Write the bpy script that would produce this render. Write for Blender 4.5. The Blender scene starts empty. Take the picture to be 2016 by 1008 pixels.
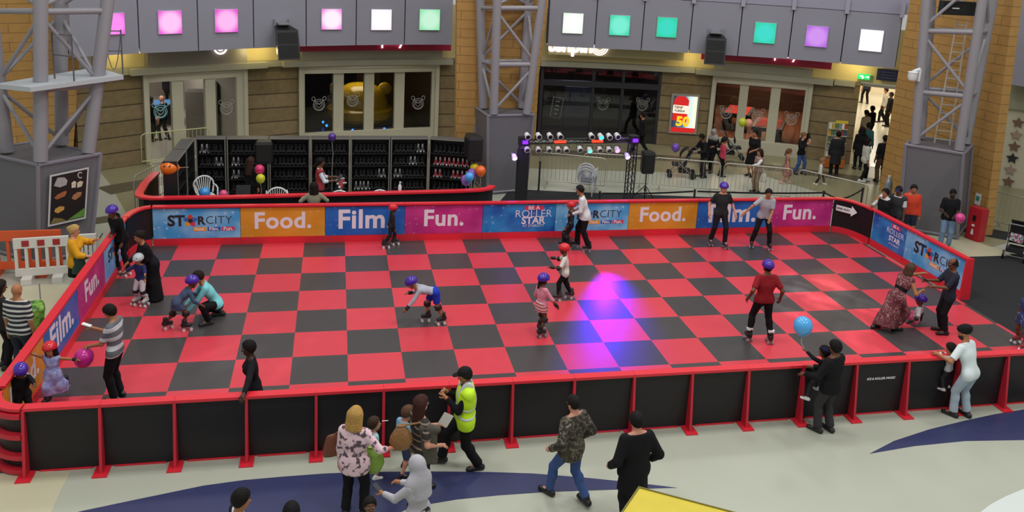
import bpy, math, random
import numpy as np
from mathutils import Vector, Matrix
random.seed(7)
SC = bpy.context.scene
COL = SC.collection
PI = math.pi
# ------------------------------------------------------------------ camera
CX, CY, CZ, YAW, PITCH, ROLL, FPX, PPY = 0.7725, -18.8679, 7.7937, 0.2085, 0.2204, 0.0517, 1676.84, 252.0
def cam_axes():
    cy, sy, cp, sp = math.cos(YAW), math.sin(YAW), math.cos(PITCH), math.sin(PITCH)
    f = Vector((sy*cp, cy*cp, -sp)); r = Vector((cy, -sy, 0)); u = r.cross(f)
    cr, sr = math.cos(ROLL), math.sin(ROLL)
    return cr*r + sr*u, -sr*r + cr*u, f
AR, AU, AF = cam_axes()
CAMP = Vector((CX, CY, CZ))
def ray(u, v):
    return AR*((u-1008)/FPX) - AU*((v-PPY)/FPX) + AF
def unp(u, v, z=0.0):
    d = ray(u, v); return CAMP + d*((z-CZ)/d.z)
def prj(p):
    d = Vector(p)-CAMP; w = d.dot(AF)
    return 1008+FPX*d.dot(AR)/w, PPY-FPX*d.dot(AU)/w
def zat(x, y, v):
    lo, hi = -2., 9.
    for _ in range(50):
        m = (lo+hi)/2
        if prj((x, y, m))[1] > v: lo = m
        else: hi = m
    return lo
def onplane(u, v, A, B, off=0.0):
    """point where the sight line meets the vertical plane through ground points A, B (moved off metres along its normal)"""
    a = Vector((A[0], A[1], 0)); b = Vector((B[0], B[1], 0)); t = (b-a).normalized(); n = Vector((-t.y, t.x, 0))
    d = ray(u, v); return CAMP + d*(((a+n*off)-CAMP).dot(n)/d.dot(n))
FC = Vector((7.02, -9.9, 0)); FR = 23.12            # the shop fronts stand on a circle
def oncyl(u, v, r=FR):
    d = ray(u, v); o = CAMP-FC
    a = d.x*d.x+d.y*d.y; b = 2*(o.x*d.x+o.y*d.y); c = o.x*o.x+o.y*o.y-r*r
    return CAMP + d*((-b+math.sqrt(b*b-4*a*c))/(2*a))
def polar(p): return math.atan2(p.x-FC.x, p.y-FC.y)
def P3(th, r, z): return Vector((FC.x+math.sin(th)*r, FC.y+math.cos(th)*r, z))
cam = bpy.data.cameras.new('camera'); camo = bpy.data.objects.new('camera', cam); COL.objects.link(camo)
cam.sensor_width = 36; cam.lens = FPX/2016*36; cam.shift_y = -252/2016; cam.clip_end = 300; cam.clip_start = .1
m = Matrix((AR, AU, -AF)).transposed().to_4x4(); m.translation = CAMP; camo.matrix_world = m
SC.camera = camo
# ------------------------------------------------------------------ materials
def lin(c):
    if isinstance(c, str):
        c = c.lstrip('#'); c = [int(c[i:i+2], 16)/255 for i in (0, 2, 4)]
    return [(x/12.92 if x <= .04045 else ((x+.055)/1.055)**2.4) for x in c]
MATS = {}
def mat(name, col='#808080', rough=.6, metal=0., emit=0., noise=0., nscale=8., spec=.5, alpha=1., bump=0., bscale=60., trans=0.):
    if name in MATS: return MATS[name]
    m = bpy.data.materials.new(name); m.use_nodes = True; MATS[name] = m
    nt = m.node_tree; b = nt.nodes['Principled BSDF']
    c = lin(col)+[1]
    b.inputs['Base Color'].default_value = c; b.inputs['Roughness'].default_value = rough; b.inputs['Metallic'].default_value = metal
    b.inputs['Specular IOR Level'].default_value = spec; b.inputs['Alpha'].default_value = alpha
    b.inputs['Transmission Weight'].default_value = trans
    if emit: b.inputs['Emission Color'].default_value = c; b.inputs['Emission Strength'].default_value = emit
    if noise or bump:
        tc = nt.nodes.new('ShaderNodeTexCoord')
    if noise:
        n = nt.nodes.new('ShaderNodeTexNoise'); n.inputs['Scale'].default_value = nscale; n.inputs['Detail'].default_value = 4
        nt.links.new(tc.outputs['Object'], n.inputs['Vector'])
        r = nt.nodes.new('ShaderNodeMapRange'); r.inputs['To Min'].default_value = 1-noise; r.inputs['To Max'].default_value = 1+noise
        nt.links.new(n.outputs['Fac'], r.inputs['Value'])
        x = nt.nodes.new('ShaderNodeVectorMath'); x.operation = 'SCALE'; x.inputs[0].default_value = c[:3]
        nt.links.new(r.outputs['Result'], x.inputs['Scale']); nt.links.new(x.outputs['Vector'], b.inputs['Base Color'])
    if bump:
        n2 = nt.nodes.new('ShaderNodeTexNoise'); n2.inputs['Scale'].default_value = bscale; n2.inputs['Detail'].default_value = 3
        nt.links.new(tc.outputs['Object'], n2.inputs['Vector'])
        bp = nt.nodes.new('ShaderNodeBump'); bp.inputs['Strength'].default_value = bump; bp.inputs['Distance'].default_value = .02
        nt.links.new(n2.outputs['Fac'], bp.inputs['Height']); nt.links.new(bp.outputs['Normal'], b.inputs['Normal'])
    return m
def node_mat(name, build, rough=.6, spec=.5, bump=0):
    """material whose base colour comes from build(nodes, links, texcoord) -> colour socket"""
    if name in MATS: return MATS[name]
    m = bpy.data.materials.new(name); m.use_nodes = True; MATS[name] = m
    nt = m.node_tree; b = nt.nodes['Principled BSDF']; b.inputs['Roughness'].default_value = rough; b.inputs['Specular IOR Level'].default_value = spec
    tc = nt.nodes.new('ShaderNodeTexCoord')
    s = build(nt.nodes, nt.links, tc)
    nt.links.new(s, b.inputs['Base Color'])
    return m
def ramp(N, L, fac, stops, interp='CONSTANT'):
    r = N.new('ShaderNodeValToRGB'); r.color_ramp.interpolation = interp
    e = r.color_ramp.elements
    while len(e) < len(stops): e.new(.5)
    for k, (p, c) in enumerate(stops): e[k].position = p; e[k].color = lin(c)+[1]
    L.new(fac, r.inputs['Fac']); return r.outputs['Color']
def stripes(name, period, stops, axis='Z', rough=.75):
    def f(N, L, tc):
        s = N.new('ShaderNodeSeparateXYZ'); L.new(tc.outputs['Object'], s.inputs[0])
        a = N.new('ShaderNodeMath'); a.operation = 'DIVIDE'; a.inputs[1].default_value = period; L.new(s.outputs[axis], a.inputs[0])
        q = N.new('ShaderNodeMath'); q.operation = 'FRACT'; L.new(a.outputs[0], q.inputs[0])
        return ramp(N, L, q.outputs[0], stops)
    return node_mat(name, f, rough)
def blotch(name, scale, stops, rough=.8, kind='noise', detail=2., interp='CONSTANT'):
    def f(N, L, tc):
        n = N.new('ShaderNodeTexNoise' if kind == 'noise' else 'ShaderNodeTexVoronoi'); n.inputs['Scale'].default_value = scale
        if kind == 'noise': n.inputs['Detail'].default_value = detail
        L.new(tc.outputs['Object'], n.inputs['Vector'])
        return ramp(N, L, n.outputs['Fac' if kind == 'noise' else 'Distance'], stops, interp)
    return node_mat(name, f, rough)
def masonry(name, c1, c2, mortar, bw, bh, msize=.012, rough=.8, vary=.25, coord='UV'):
    def f(N, L, tc):
        b = N.new('ShaderNodeTexBrick'); L.new(tc.outputs[coord], b.inputs['Vector'])
        b.inputs['Color1'].default_value = lin(c1)+[1]; b.inputs['Color2'].default_value = lin(c2)+[1]; b.inputs['Mortar'].default_value = lin(mortar)+[1]
        b.inputs['Scale'].default_value = 1; b.inputs['Brick Width'].default_value = bw; b.inputs['Row Height'].default_value = bh
        b.inputs['Mortar Size'].default_value = msize; b.inputs['Mortar Smooth'].default_value = .2
        n = N.new('ShaderNodeTexNoise'); n.inputs['Scale'].default_value = 5; n.inputs['Detail'].default_value = 6; L.new(tc.outputs[coord], n.inputs['Vector'])
        r = N.new('ShaderNodeMapRange'); r.inputs['To Min'].default_value = 1-vary; r.inputs['To Max'].default_value = 1+vary; L.new(n.outputs['Fac'], r.inputs['Value'])
        x = N.new('ShaderNodeVectorMath'); x.operation = 'SCALE'; L.new(b.outputs['Color'], x.inputs[0]); L.new(r.outputs['Result'], x.inputs['Scale'])
        return x.outputs['Vector']
    return node_mat(name, f, rough, .3)
# ------------------------------------------------------------------ mesh builder
class MB:
    def __init__(s): s.v = []; s.f = []; s.m = []; s.uv = []
    def add(s, vs, fs, mi=0, uvs=None):
        o = len(s.v); s.v += [tuple(x) for x in vs]
        for k, f in enumerate(fs):
            s.f.append([o+i for i in f]); s.m.append(mi); s.uv.append(uvs[k] if uvs else None)
        return s
    def box(s, c, d, rot=0., mi=0, M=None):
        R = Matrix.Rotation(rot, 3, 'Z') if M is None else M
        c = Vector(c); vs = [c + R @ Vector((x*d[0]/2, y*d[1]/2, z*d[2]/2)) for x in (-1, 1) for y in (-1, 1) for z in (-1, 1)]
        return s.add(vs, [(0, 1, 3, 2), (4, 6, 7, 5), (0, 4, 5, 1), (2, 3, 7, 6), (0, 2, 6, 4), (1, 5, 7, 3)], mi)
    def hexa(s, b, t, mi=0):
        """solid between a bottom and a top quad"""
        n = len(b); vs = list(b)+list(t)
        fs = [tuple(reversed(range(n))), tuple(range(n, 2*n))]+[(i, (i+1) % n, n+(i+1) % n, n+i) for i in range(n)]
        return s.add(vs, fs, mi)
    def slab(s, quad, thick, mi=0):
        """solid from a quad of 3-D points pushed back by a vector"""
        q = [Vector(p) for p in quad]; return s.hexa([p+Vector(thick) for p in q], q, mi)
    def tube(s, p, q, r, r2=None, n=10, mi=0, cap=True):
        p = Vector(p); q = Vector(q); r2 = r if r2 is None else r2
        d = (q-p).normalized(); a = d.orthogonal().normalized(); b = d.cross(a)
        vs = [p+(a*math.cos(2*PI*i/n)+b*math.sin(2*PI*i/n))*r for i in range(n)]+[q+(a*math.cos(2*PI*i/n)+b*math.sin(2*PI*i/n))*r2 for i in range(n)]
        fs = [(i, (i+1) % n, n+(i+1) % n, n+i) for i in range(n)]
        if cap: fs += [tuple(reversed(range(n))), tuple(range(n, 2*n))]
        return s.add(vs, fs, mi)
    def path(s, pts, r, n=8, mi=0, closed=False):
        pts = [Vector(p) for p in pts]; k = len(pts); rs = r if isinstance(r, (list, tuple)) else [r]*k
        up = None; vs = []
        for i, p in enumerate(pts):
            d = (pts[(i+1) % k] if (closed or i < k-1) else p)-(pts[i-1] if (closed or i > 0) else p)
            d.normalize()
            if up is None: up = d.orthogonal().normalized()
            up = (up-d*up.dot(d)).normalized(); b = d.cross(up)
            vs += [p+(up*math.cos(2*PI*j/n)+b*math.sin(2*PI*j/n))*rs[i] for j in range(n)]
        fs = [(i*n+j, i*n+(j+1) % n, ((i+1) % k)*n+(j+1) % n, ((i+1) % k)*n+j) for i in range(k if closed else k-1) for j in range(n)]
        if not closed: fs += [tuple(reversed(range(n))), tuple((k-1)*n+j for j in range(n))]
        return s.add(vs, fs, mi)
    def ell(s, c, r, M=None, nu=14, nv=9, mi=0, zmin=-1.):
        c = Vector(c); vs = []; fs = []
        t0 = math.acos(max(-1, min(1, zmin)))
        for i in range(nv+1):
            t = t0*i/nv
            for j in range(nu):
                p = Vector((math.sin(t)*math.cos(2*PI*j/nu)*r[0], math.sin(t)*math.sin(2*PI*j/nu)*r[1], math.cos(t)*r[2]))
                vs.append(c+(M @ p if M is not None else p))
        for i in range(nv):
            for j in range(nu): fs.append((i*nu+j, (i+1)*nu+j, (i+1)*nu+(j+1) % nu, i*nu+(j+1) % nu))
        if zmin > -1: fs.append(tuple(nv*nu+j for j in range(nu)))
        return s.add(vs, fs, mi)
    def lathe(s, c, prof, n=16, mi=0):
        c = Vector(c); vs = []; k = len(prof)
        for r, z in prof: vs += [c+Vector((r*math.cos(2*PI*j/n), r*math.sin(2*PI*j/n), z)) for j in range(n)]
        fs = [(i*n+j, i*n+(j+1) % n, (i+1)*n+(j+1) % n, (i+1)*n+j) for i in range(k-1) for j in range(n)]
        fs += [tuple(reversed(range(n))), tuple((k-1)*n+j for j in range(n))]
        return s.add(vs, fs, mi)
    def prism(s, poly, z0, z1, mi=0):
        return s.hexa([(x, y, z0) for x, y in poly], [(x, y, z1) for x, y in poly], mi)
    def sweep(s, line, prof, mi=0, closed=False):
        """sweep a profile of (offset to the right, height) along a plan polyline"""
        L = [Vector((p[0], p[1])) for p in line]; n = len(L); k = len(prof); vs = []
        for i, p in enumerate(L):
            d = L[min(i+1, n-1)]-L[max(i-1, 0)]; d.normalize(); r = Vector((d.y, -d.x))
            vs += [(p.x+r.x*o, p.y+r.y*o, h) for o, h in prof]
        fs = [(i*k+j, (i+1)*k+j, (i+1)*k+(j+1) % k, i*k+(j+1) % k) for i in range(n-1) for j in range(k)]
        fs += [tuple(range(k)), tuple(reversed(range((n-1)*k, n*k)))]
        return s.add(vs, fs, mi)
    def mesh(s, name, mats, smooth=False):
        me = bpy.data.meshes.new(name); me.from_pydata(s.v, [], s.f)
        for mm in (mats if isinstance(mats, (list, tuple)) else [mats]): me.materials.append(mm)
        me.polygons.foreach_set('material_index', s.m)
        if smooth: me.polygons.foreach_set('use_smooth', [True]*len(s.f))
        if any(u is not None for u in s.uv):
            ul = me.uv_layers.new(name='UVMap'); i = 0
            for f, u in zip(s.f, s.uv):
                for k in range(len(f)):
                    if u: ul.data[i].uv = u[k]
                    i += 1
        me.update(); return me
    def build(s, name, mats, parent=None, smooth=False, label=None, fix=True):
        me = s.mesh(name, mats, smooth)
        if fix: fixn(me)
        o = bpy.data.objects.new(name, me); COL.objects.link(o)
        if parent is not None: o.parent = parent
        if smooth: auto_smooth(me)
        if label: o['label'] = label
        return o
import bmesh
def fixn(me):
    b = bmesh.new(); b.from_mesh(me); bmesh.ops.recalc_face_normals(b, faces=b.faces); b.to_mesh(me); b.free()
def auto_smooth(me, ang=40):
    b = bmesh.new(); b.from_mesh(me)
    for e in b.edges:
        if len(e.link_faces) == 2 and e.calc_face_angle(0) > math.radians(ang): e.smooth = False
    b.to_mesh(me); b.free()
def tag(o, label, cat, group=None):
    o['label'] = label; o['category'] = cat
    if group: o['group'] = group
    return o
def thing(name, loc=(0, 0, 0), rz=0., label='', cat='', group=None):
    o = bpy.data.objects.new(name, None); COL.objects.link(o); o.empty_display_size = .1
    o.location = loc; o.rotation_euler = (0, 0, rz); return tag(o, label, cat, group)
def struct(o): o['kind'] = 'structure'; return o
def copy_tree(o, parent=None):
    c = o.copy(); COL.objects.link(c)
    if parent is not None: c.parent = parent
    for ch in list(o.children): copy_tree(ch, c)
    return c
TXT = {}
def text_mesh(s, size, bold=0., depth=.004, width=None, shear=0., space=1.):
    """lettering as mesh data in the XZ plane (front towards -Y), centred"""
    key = (s, size, bold, depth, width, shear, space)
    if key in TXT: return TXT[key]
    c = bpy.data.curves.new('lettering', 'FONT'); c.body = s; c.size = size; c.align_x = 'CENTER'; c.align_y = 'CENTER'
    c.offset = bold; c.extrude = depth/2; c.shear = shear; c.space_character = space; c.resolution_u = 3
    o = bpy.data.objects.new('t', c); COL.objects.link(o); bpy.context.view_layer.update()
    me = bpy.data.meshes.new_from_object(o.evaluated_get(bpy.context.evaluated_depsgraph_get()))
    bpy.data.objects.remove(o); bpy.data.curves.remove(c)
    xs = [v.co.x for v in me.vertices]; w = max(xs)-min(xs); k = (width/w) if width else 1.
    cx = (max(xs)+min(xs))/2
    me.transform(Matrix.Rotation(PI/2, 4, 'X') @ Matrix.Diagonal((k, k, 1, 1)) @ Matrix.Translation((-cx, 0, 0)))
    TXT[key] = me; return me
def lettering(s, size, loc, parent, m, rz=0., **kw):
    me = text_mesh(s, size, **kw).copy(); me.materials.clear(); me.materials.append(m)
    o = bpy.data.objects.new('lettering', me); COL.objects.link(o); o.location = loc; o.rotation_euler = (0, 0, rz)
    if parent is not None: o.parent = parent
    return o
ORD = ['first', 'second', 'third', 'fourth', 'fifth', 'sixth', 'seventh', 'eighth', 'ninth', 'tenth', 'eleventh', 'twelfth', 'thirteenth', 'fourteenth', 'fifteenth', 'sixteenth', 'seventeenth', 'eighteenth', 'nineteenth', 'twentieth']
# ------------------------------------------------------------------ light
SC.view_settings.view_transform = 'Standard'; SC.view_settings.look = 'None'; SC.view_settings.gamma = 1; SC.view_settings.use_curve_mapping = False
SC.view_settings.exposure = EXPOSURE if 'EXPOSURE' in globals() else 0.0
w = bpy.data.worlds.new('atrium_light'); SC.world = w; w.use_nodes = True
w.node_tree.nodes['Background'].inputs[0].default_value = (.98, 1.0, .97, 1); w.node_tree.nodes['Background'].inputs[1].default_value = .42
def area(name, loc, size, power, col=(1, 1, 1), target=None, sy=None, spread=None):
    l = bpy.data.lights.new(name, 'AREA'); l.energy = power; l.color = col; l.size = size
    if sy: l.shape = 'RECTANGLE'; l.size_y = sy
    if spread: l.spread = spread
    o = bpy.data.objects.new(name, l); COL.objects.link(o); o.location = loc
    t = Vector(target) if target is not None else Vector(loc)-Vector((0, 0, 1))
    o.rotation_euler = (t-Vector(loc)).to_track_quat('-Z', 'Y').to_euler(); return o
def spot(name, loc, target, power, col, ang, blend=.6, size=.05):
    l = bpy.data.lights.new(name, 'SPOT'); l.energy = power; l.color = col; l.spot_size = math.radians(ang); l.spot_blend = blend; l.shadow_soft_size = size
    o = bpy.data.objects.new(name, l); COL.objects.link(o); o.location = loc
    o.rotation_euler = (Vector(target)-Vector(loc)).to_track_quat('-Z', 'Y').to_euler(); return o
def point(name, loc, power, col=(1, 1, 1), size=.1):
    l = bpy.data.lights.new(name, 'POINT'); l.energy = power; l.color = col; l.shadow_soft_size = size
    o = bpy.data.objects.new(name, l); COL.objects.link(o); o.location = loc; return o
for x in (-3, 6, 15):
    for y in (-14, -5, 4): area('atrium_lamp', (x, y, 15), 2.2, 430 if y < 0 else 300, (1, .98, .94))
# ------------------------------------------------------------------ mall floor
mCream = mat('terrazzo', '#b0b3a5', .32, noise=.05, nscale=1.3, spec=.4)
mWarm = mat('terrazzo_warm', '#c2bda2', .32, noise=.05, nscale=1.3, spec=.4)
mPale = mat('terrazzo_pale', '#d3dad8', .32, spec=.4)
mBlue = mat('terrazzo_blue', '#34395f', .4, noise=.12, nscale=30, spec=.4)
mBrown = mat('terrazzo_brown', '#5c5647', .4, noise=.08, nscale=3, spec=.4)
mOlive = mat('terrazzo_olive', '#8e896b', .35, noise=.06, nscale=1.5, spec=.4)
mCarpet = mat('black_carpet', '#2e2e31', .85, noise=.12, nscale=40, spec=.2)
f = struct(MB().box((7, 8, -.1), (90, 70, .2)).build('floor', mCream))
def inlay(pts, m, z, th=.003):
    q = [unp(u, v, z) for u, v in pts]
    return struct(MB().hexa([(p.x, p.y, .0005) for p in q], [(p.x, p.y, z) for p in q]).build('floor', m))
inlay([(60, 1030), (165, 1005), (260, 985), (400, 956), (480, 945), (560, 938), (640, 932), (720, 929), (850, 928), (960, 929), (1050, 932), (1150, 940), (1250, 950), (1333, 960), (1200, 964), (1080, 968), (980, 975), (900, 983), (840, 993), (800, 1003), (740, 1030)], mBlue, .004)
inlay([(1712, 893), (1760, 868), (1830, 845), (1900, 828), (1960, 815), (2016, 806), (2100, 796), (2100, 868), (2016, 866), (1900, 868), (1800, 878)], mBlue, .004)
inlay([(1900, 1030), (1928, 1010), (1950, 993), (1980, 977), (2016, 962), (2060, 948), (2100, 1030)], mPale, .004)
inlay([(-60, 925), (140, 928), (120, 965), (96, 1020), (-60, 1030)], mWarm, .004)
inlay([(-60, 560), (215, 560), (215, 600), (90, 720), (20, 800), (-80, 800)], mWarm, .004)
inlay([(195, 336), (215, 360), (260, 440), (270, 500), (400, 420), (900, 420), (1000, 330), (1500, 345), (1750, 420), (1900, 500), (2016, 470), (2016, 330), (1740, 330), (1590, 306), (1300, 280), (900, 280), (300, 312)], mOlive, .003)
# dark bands that follow the shop fronts
def band(a0, a1, r0, r1, m, z=.005):
    n = 40; mb = MB()
    for k in range(n):
        t0 = a0+(a1-a0)*k/n; t1 = a0+(a1-a0)*(k+1)/n
        mb.hexa([P3(t0, r0, .001), P3(t1, r0, .001), P3(t1, r1, .001), P3(t0, r1, .001)], [P3(t0, r0, z), P3(t1, r0, z), P3(t1, r1, z), P3(t0, r1, z)])
    return struct(mb.build('floor', m))
band(-.66, .78, FR-2.6, FR-1.7, mBrown)
inlay([(178, 430), (236, 421), (236, 434), (176, 443)], mBrown, .006)
inlay([(985, 395), (1005, 372), (1130, 378), (1400, 388), (1700, 402), (1720, 415), (1640, 410), (1290, 402), (1180, 402), (1180, 404), (985, 408)], mCarpet, .008)
inlay([(1885, 500), (2300, 500), (2300, 700), (1960, 700), (1885, 590)], mCarpet, .006)
inlay([(1875, 452), (1965, 470), (2060, 486), (2060, 470), (1960, 452), (1890, 440)], mCarpet, .006)
inlay([(1780, 470), (1860, 455), (1985, 497), (1990, 503), (1885, 506), (1840, 500)], mWarm, .007)
# ------------------------------------------------------------------ rink floor
def checker(N, L, tc):
    s = N.new('ShaderNodeSeparateXYZ'); L.new(tc.outputs['Object'], s.inputs[0])
    fl = []
    for a in 'XY':
        q = N.new('ShaderNodeMath'); q.operation = 'FLOOR'; L.new(s.outputs[a], q.inputs[0]); fl.append(q.outputs[0])
    ad = N.new('ShaderNodeMath'); L.new(fl[0], ad.inputs[0]); L.new(fl[1], ad.inputs[1])
    hf = N.new('ShaderNodeMath'); hf.operation = 'MULTIPLY'; hf.inputs[1].default_value = .5; L.new(ad.outputs[0], hf.inputs[0])
    fr = N.new('ShaderNodeMath'); fr.operation = 'FRACT'; L.new(hf.outputs[0], fr.inputs[0])
    c = ramp(N, L, fr.outputs[0], [(0, '#d33f4d'), (.25, '#464243')])
    # every tile a little different, with a faint scuffed grain
    cb = N.new('ShaderNodeCombineXYZ'); L.new(fl[0], cb.inputs[0]); L.new(fl[1], cb.inputs[1])
    wn = N.new('ShaderNodeTexWhiteNoise'); L.new(cb.outputs[0], wn.inputs['Vector'])
    n = N.new('ShaderNodeTexNoise'); n.inputs['Scale'].default_value = 3; n.inputs['Detail'].default_value = 5; L.new(tc.outputs['Object'], n.inputs['Vector'])
    a2 = N.new('ShaderNodeMath'); L.new(wn.outputs['Value'], a2.inputs[0]); L.new(n.outputs['Fac'], a2.inputs[1])
    r = N.new('ShaderNodeMapRange'); r.inputs['From Max'].default_value = 2; r.inputs['To Min'].default_value = .86; r.inputs['To Max'].default_value = 1.14; L.new(a2.outputs[0], r.inputs['Value'])
    x = N.new('ShaderNodeVectorMath'); x.operation = 'SCALE'; L.new(c, x.inputs[0]); L.new(r.outputs['Result'], x.inputs['Scale'])
    return x.outputs['Vector']
mTile = node_mat('rubber_checker', checker, .34, .4)
rf = MB().box((5.55, -2.5, .012), (19.1, 9., .024)).build('rink_floor', mTile); struct(rf)
RZ = .024
# ------------------------------------------------------------------ barriers
mRed = mat('red_plastic', '#dd2a3a', .32, spec=.5)
mRedD = mat('red_plastic_brace', '#c9283a', .4, spec=.4)
mBlk = mat('black_board', '#1e1c1f', .42, noise=.15, nscale=5, spec=.35)
HB = 1.03
def near_panel(x, last=False):
    i = near_panel.n; near_panel.n += 1
    t = thing('rink_barrier', (x, -7.0, 0), 0, f'black front rink barrier panel with red brace, {ORD[i]} from the rounded left corner', 'barrier', 'front rink barrier panels')
    MB().box((.5, .0, .5), (.99, .03, .94)).build('board', mBlk, t)
    MB().box((.5, .0, HB-.02), (.996, .15, .045)).build('top_rail', mRed, t)
    MB().box((.5, .02, .014), (.7, .1, .022)).build('kick_strip', mRed, t)
    b = MB(); y0 = -.018
    b.hexa([(-.02, y0, .02), (-.02, -.2, .02), (.02, -.2, .02), (.02, y0, .02)], [(-.02, y0, HB-.045), (-.02, -.07, HB-.045), (.02, -.07, HB-.045), (.02, y0, HB-.045)])
    b.build('brace', mRedD, t)
    MB().box((0, -.14, .012), (.2, .28, .022)).build('foot_plate', mRed, t)
    return t
near_panel.n = 0
for k in range(18): p = near_panel(-3.5+k); lastp = p
pl = [o for o in COL.objects if o.name.startswith('rink_barrier')]
mWhiteT = mat('white_print', '#e8e6ea', .5)
q = onplane(1735, 745, (0, -7.02), (1, -7.02))
lp = pl[13]
lettering('ICE & ROLLER MAGIC', .085, (q.x-lp.location.x, -.02, q.z), lp, mWhiteT, width=.55, bold=.002, shear=.15)
lp['label'] = 'black panel of the front rink barrier printed with ICE & ROLLER MAGIC in white'
# curved front left corner
def arc(cx, cy, r, a0, a1, n=10, ry=None): return [(cx+r*math.cos(math.radians(a0+(a1-a0)*k/n)), cy+(ry or r)*math.sin(math.radians(a0+(a1-a0)*k/n))) for k in range(n+1)]
def corner(line, label, ribs=False, out=1, inner_kick=True):
    t = thing('rink_barrier', (line[0][0], line[0][1], 0), 0, label, 'barrier')
    q = [Vector(p) for p in line]; q[0] += (q[1]-q[0]).normalized()*.035; q[-1] += (q[-2]-q[-1]).normalized()*.03; x0, y0 = line[0]
    L = [(p.x-x0, p.y-y0) for p in q]
    MB().sweep(L, [(-.015, .03), (.015, .03), (.015, .97), (-.015, .97)]).build('board', mBlk, t)
    MB().sweep(L, [(-.075, HB-.045), (.075, HB-.045), (.075, HB), (-.075, HB)]).build('top_rail', mRed, t)
    if inner_kick: MB().sweep(L, [(-.05*out, .0), (-.016*out, .0), (-.016*out, .19), (-.05*out, .19)]).build('kick_plate', mRed, t)
    if ribs:
        for z in (.06, .28, .6, .92):
            MB().sweep(L, [(.015*out, z-.035), (.11*out, z-.035), (.11*out, z+.035), (.015*out, z+.035)]).build('rib', mRedD, t)
    return t
corner(arc(-3.5, -6.5, .5, 180, 270), 'rounded black corner of the rink barrier with red ribs at front left', True, out=1)
MB_ = {}
# banners
def bub(name, c0, c1, amt=1.):
    def f(N, L, tc):
        n = N.new('ShaderNodeTexNoise'); n.inputs['Scale'].default_value = 1.6; L.new(tc.outputs['Object'], n.inputs['Vector'])
        base = ramp(N, L, n.outputs['Fac'], [(.3, c0), (.7, c1)], 'EASE')
        v = N.new('ShaderNodeTexVoronoi'); v.inputs['Scale'].default_value = 5.5; L.new(tc.outputs['Object'], v.inputs['Vector'])
        lt = N.new('ShaderNodeMapRange'); lt.inputs['From Min'].default_value = .1; lt.inputs['From Max'].default_value = .22; lt.inputs['To Min'].default_value = .35*amt; lt.inputs['To Max'].default_value = 0; L.new(v.outputs['Distance'], lt.inputs['Value'])
        mx = N.new('ShaderNodeMixRGB'); L.new(lt.outputs['Result'], mx.inputs[0]); L.new(base, mx.inputs[1]); mx.inputs[2].default_value = (1, 1, 1, 1)
        return mx.outputs[0]
    return node_mat(name, f, .35, .4)
mBanner = {'Food.': bub('banner_orange', '#dc8f28', '#e39d3c', .25), 'Film.': bub('banner_blue', '#1f5fb8', '#2a72c6', .25), 'Fun.': bub('banner_pink', '#b32a7c', '#cf4090', .25),
           'STAR': bub('banner_sky', '#3f9fe0', '#93c9ee', 1.), 'ROLLER': bub('banner_roller', '#2f8fd6', '#1c4da8', .5)}
mLet = mat('banner_lettering', '#ece4f0', .5)
mInk = mat('dark_lettering', '#2a2a33', .5)
mTagO, mTagB, mTagP = mat('tag_orange', '#efa21f', .5), mat('tag_blue', '#2f5fae', .5), mat('tag_pink', '#dd3a63', .5)
mStR, mStB = mat('star_red', '#d8402c', .5), mat('star_blue', '#2f6fc0', .5)
def emblem(parent, loc, s):
    mb = MB()
    for k, mi in enumerate((0, 1, 2, 3, 1)):
        a = PI/2-k*2*PI/5; d = Vector((math.cos(a), 0, math.sin(a))); n = Vector((-d.z, 0, d.x))
        pts = []
        for i in range(9):
            u = i/8; pts.append(d*(u*s)+n*(math.sin(PI*u)**.8*.34*s))
        for i in range(7, 0, -1):
            u = i/8; pts.append(d*(u*s)-n*(math.sin(PI*u)**.8*.34*s))
        mb.hexa([p+Vector((0, .001*k-.006, 0)) for p in pts], [p+Vector((0, .001*k-.008, 0)) for p in pts], mi)
    pts = [Vector((.34*s*math.cos(a*PI/5+.3), -.009, .34*s*math.sin(a*PI/5+.3))) for a in range(10)]
    mb.hexa([p for p in pts], [p-Vector((0, .001, 0)) for p in pts], 4)
    o = mb.build('star_emblem', [mStR, mStB, mTagP, mTagO, mInk], parent); o.location = loc; return o
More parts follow.
